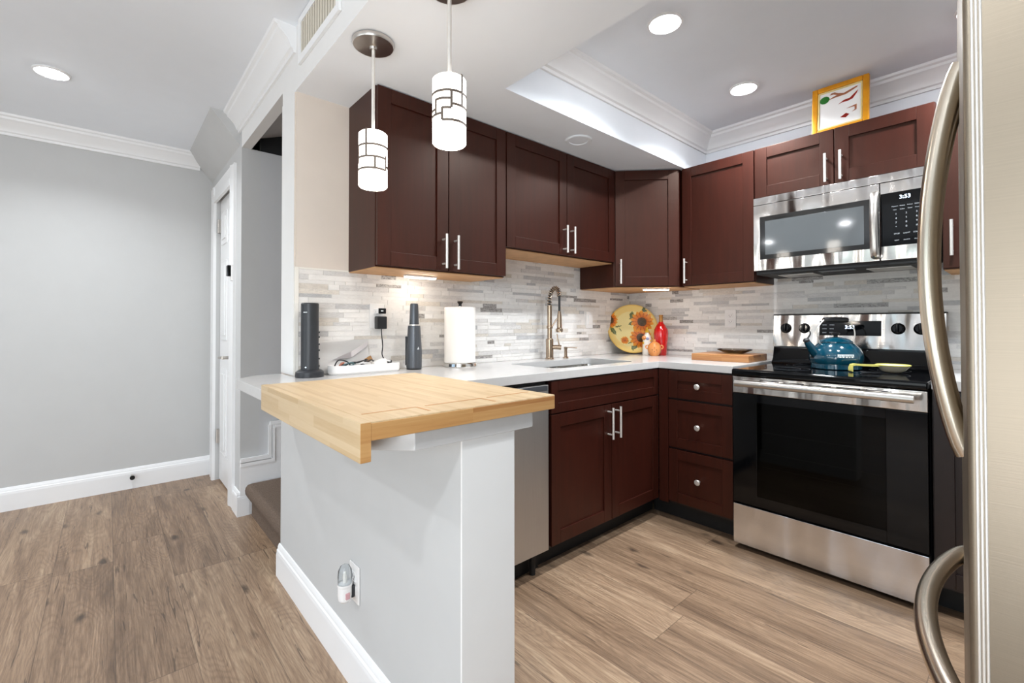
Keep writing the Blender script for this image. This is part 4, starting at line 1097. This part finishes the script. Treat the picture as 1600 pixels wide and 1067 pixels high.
# ------------------------------------------------------------------ kettle and spoon rest on the stove
ZK = .9065; kx, ky = 1.418, -.275
t = thing('kettle', 'teal blue enamel whistling kettle with black grip on the stove', 'kettle', (kx, ky, ZK))
KS = .93
def kp_(prof): return [(r * KS, z_ * KS) for r, z_ in prof]
link('body', MB().lathe(kp_([(0, .0), (.112, .0), (.116, .004), (.116, .028), (.120, .034), (.125, .058), (.122, .085), (.106, .115), (.080, .138), (.074, .142), (.070, .145), (0, .146)]), (kx, ky, ZK), 56), 'teal', t)
ld = link('lid', MB().lathe(kp_([(.078, .141), (.078, .147), (.066, .158), (.040, .168), (.012, .172), (0, .173)]), (kx, ky, ZK), 48), 'teal', t)
link('lid_knob', MB().lathe(kp_([(0, .17), (.010, .171), (.010, .180), (.019, .186), (.020, .192), (.014, .197), (0, .198)]), (kx, ky, ZK), 28), 'black', ld)
va = F0 * -1; vr = R0.copy(); c0 = Vector((kx, ky, ZK))
def kq(a, zz_, d=0): return c0 + vr * a * KS + Z0 * zz_ * KS + va * d
link('spout', MB().tube(samp([kq(-.098, .070), kq(-.122, .095), kq(-.145, .128), kq(-.160, .148)], 16), [.026 - .0008 * k for k in range(17)], 18), 'teal', t)
wh = MB().lathe([(0, 0), (.014, 0), (.015, .01), (.010, .018), (0, .02)], kq(-.160, .144), 20); wh.tube(samp([kq(-.158, .16), kq(-.146, .175), kq(-.138, .19), kq(-.142, .205)], 12), [.005 - .0002 * k for k in range(13)], 10)
link('whistle', wh, 'black', t)
hp = samp([kq(-.085, .135), kq(-.100, .175), kq(-.099, .215), kq(-.080, .248), kq(-.062, .264)], 20)
hp2 = samp([kq(.085, .135), kq(.104, .175), kq(.101, .215), kq(.080, .248), kq(.062, .264)], 20)
link('handle', MB().tube(hp, .0032, 10).tube(hp2, .0032, 10).tube([kq(-.062, .264), kq(.062, .264)], .0032, 10), 'nickel_b', t)
link('grip', MB().tube([kq(-.064, .264), kq(-.05, .265), kq(0, .266), kq(.05, .265), kq(.064, .264)], [.0125, .0135, .0145, .0135, .0125], 18), 'black', t)
q = MB()
nb = 14; R_ = .1215 * KS; rows = []
for k in range(nb + 1):
    a = -.55 + .62 * k / nb; d = va * math.cos(a) + vr * math.sin(a)
    rows.append([q.bm.verts.new(c0 + d * (R_ + .0005 + e) + Z0 * (.075 * KS + h)) for e, h in ((-.002, -.008), (.0018, -.008), (.0002, .008), (-.004, .008))])
for A, B in zip(rows, rows[1:]):
    for i in range(4): q.bm.faces.new((A[i], A[(i + 1) % 4], B[(i + 1) % 4], B[i]))
q.bm.faces.new(rows[0]); q.bm.faces.new(rows[-1][::-1])
bd = link('badge', q, 'badge', t)
for i, ch in enumerate('LE CREUSET'):
    a = -.48 + .48 * i / 9; d = va * math.cos(a) + vr * math.sin(a); rr = -d.cross(Z0)
    if ch != ' ': text_mesh('badge_letter', ch, .0095, 'badge_t', bd, c0 + d * (R_ + .0026) + Z0 * (.075 * KS), Z0.cross(d), Z0 - d * .1)
# spoon rest
t = thing('spoon_rest', 'pale yellow ceramic spoon rest with scoop bowl beside the kettle', 'spoon rest', (1.60, -.36, ZK))
q = MB(); sc = Vector((1.655, -.345, ZK)); dh = Vector((-.86, -.51, 0)).normalized()
bm = q.bm; rows = []
for i, (r, zz_) in enumerate(((0, .004), (.03, .004), (.045, .012), (.060, .032), (.064, .036), (.061, .037), (.045, .019), (.028, .009), (0, .008))):
    rows.append([bm.verts.new(sc + Vector((r * math.cos(a), r * .9 * math.sin(a), zz_))) for a in [2 * PI * k / 36 for k in range(36)]] if r else [bm.verts.new(sc + Z0 * zz_)])
for A, B in zip(rows, rows[1:]):
    for k in range(36):
        f = [A[k % len(A)], A[(k + 1) % len(A)], B[(k + 1) % len(B)], B[k % len(B)]]; f = [v for j, v in enumerate(f) if v not in f[:j]]; bm.faces.new(f)
link('bowl', q, 'rest_in', t)
link('rim', MB().tube([sc + Vector((.0625 * math.cos(a), .0563 * math.sin(a), .0365)) for a in [2 * PI * k / 40 for k in range(40)]], .003, 8, closed=True), 'rest', t)
side = Vector((-dh.y, dh.x, 0))
q = MB(); prof = [(.055, .034, .014), (.08, .033, .013), (.12, .034, .014), (.15, .036, .017), (.162, .033, .02), (.168, .018, .021), (.168, .0015, .021)]
rows = []
for s, zz_, w in prof:
    c = sc + dh * s + Z0 * zz_; rows.append([q.bm.verts.new(c + side * w * a + Z0 * b + dh * e) for a, b, e in ((-1, .004, 0), (1, .004, 0), (1, -.004 if zz_ > .02 else 0, -.006 if zz_ < .03 else 0), (-1, -.004 if zz_ > .02 else 0, -.006 if zz_ < .03 else 0))])
for A, B in zip(rows, rows[1:]):
    for i in range(4): q.bm.faces.new((A[i], A[(i + 1) % 4], B[(i + 1) % 4], B[i]))
q.bm.faces.new(rows[0]); q.bm.faces.new(rows[-1][::-1])
link('handle', q, 'rest', t)

# ------------------------------------------------------------------ framed picture on the cabinets
t = thing('framed_picture', 'gold framed picture with red and green painting on the cabinet tops', 'picture', (1.432, -.225, ZS))
pm = frame_mtx((1.31, -.235, ZS), X, Vector((0, .09, 1)).normalized(), Vector((0, -1, .09)).normalized())
w, h, b = .246, .256, .026
q = MB()
for x0, x1, z0, z1 in ((0, b, 0, h), (w - b, w, 0, h), (b, w - b, 0, b), (b, w - b, h - b, h)): q.box(x0, x1, -.012, .010, z0, z1, .004)
fr = link('frame', q.xf(pm), 'gold', t)
q = MB()
for x0, x1, z0, z1 in ((b, b + .008, b, h - b), (w - b - .008, w - b, b, h - b), (b, w - b, b, b + .008), (b, w - b, h - b - .008, h - b)): q.box(x0, x1, -.006, .006, z0, z1, .002)
link('inner_frame', q.xf(pm), 'goldin', fr)
art = link('artwork', MB().box(b, w - b, -.008, .001, b, h - b).xf(pm), 'paper', t)
def blob(name, pts, mat, d=.0016):
    q = MB(); q.bm.faces.new([q.bm.verts.new((x, d, z_)) for x, z_ in pts]); bmesh.ops.solidify(q.bm, geom=q.bm.faces[:], thickness=.0006); q.xf(pm); return link(name, q, mat, art)
blob('green_shape', [(.056 + .022 * math.cos(a), .186 + .020 * math.sin(a)) for a in [k * PI / 8 for k in range(16)]], simple('art_green', (60, 150, 60), .7))
rd = simple('art_red', (190, 50, 36), .7); pk = simple('art_tan', (206, 140, 104), .7)
blob('brush_stroke', [(.07, .180), (.10, .184), (.15, .186), (.195, .205), (.20, .212), (.19, .212), (.14, .196), (.115, .204), (.10, .214), (.085, .213), (.078, .204), (.095, .204), (.11, .196), (.09, .190)], pk)
blob('brush_stroke', [(.115, .142), (.14, .158), (.165, .160), (.185, .178), (.20, .192), (.195, .176), (.178, .152), (.155, .146), (.135, .148)], rd)
blob('brush_stroke', [(.15, .108), (.195, .118), (.195, .09), (.175, .082), (.187, .092), (.186, .108)], pk)
blob('brush_stroke', [(.125, .07), (.15, .085), (.165, .075), (.15, .062)], rd)

# ------------------------------------------------------------------ night light on the peninsula outlet
t = thing('night_light', 'clear plastic night light plugged into the outlet on the peninsula', 'night light', (.655, YW - .03, .30))
nx, ny = .655, YW - .034
link('base', MB().lathe([(0, -.052), (.012, -.052), (.019, -.044), (.021, -.03), (.021, -.002), (.0225, 0), (.0225, .006), (0, .006)], (nx, ny, .322), 32), 'white_pl', t)
link('plug_block', MB().box(nx - .014, nx + .014, ny + .016, YW - .007, .280, .318, .003), 'charcoal', t)
link('switch', MB().box(nx + .016, nx + .024, ny - .006, ny + .008, .285, .305, .003), simple('pinkish_switch', (206, 160, 164), .4), t)
link('globe', MB().lathe([(.021, .006), (.0215, .03), (.020, .045), (.014, .058), (.006, .063), (0, .064)], (nx, ny, .322), 32), 'clear', t)
link('bulb', MB().lathe([(0, .006), (.006, .008), (.007, .025), (.004, .04), (0, .043)], (nx, ny, .322), 16), 'whitecer', t)
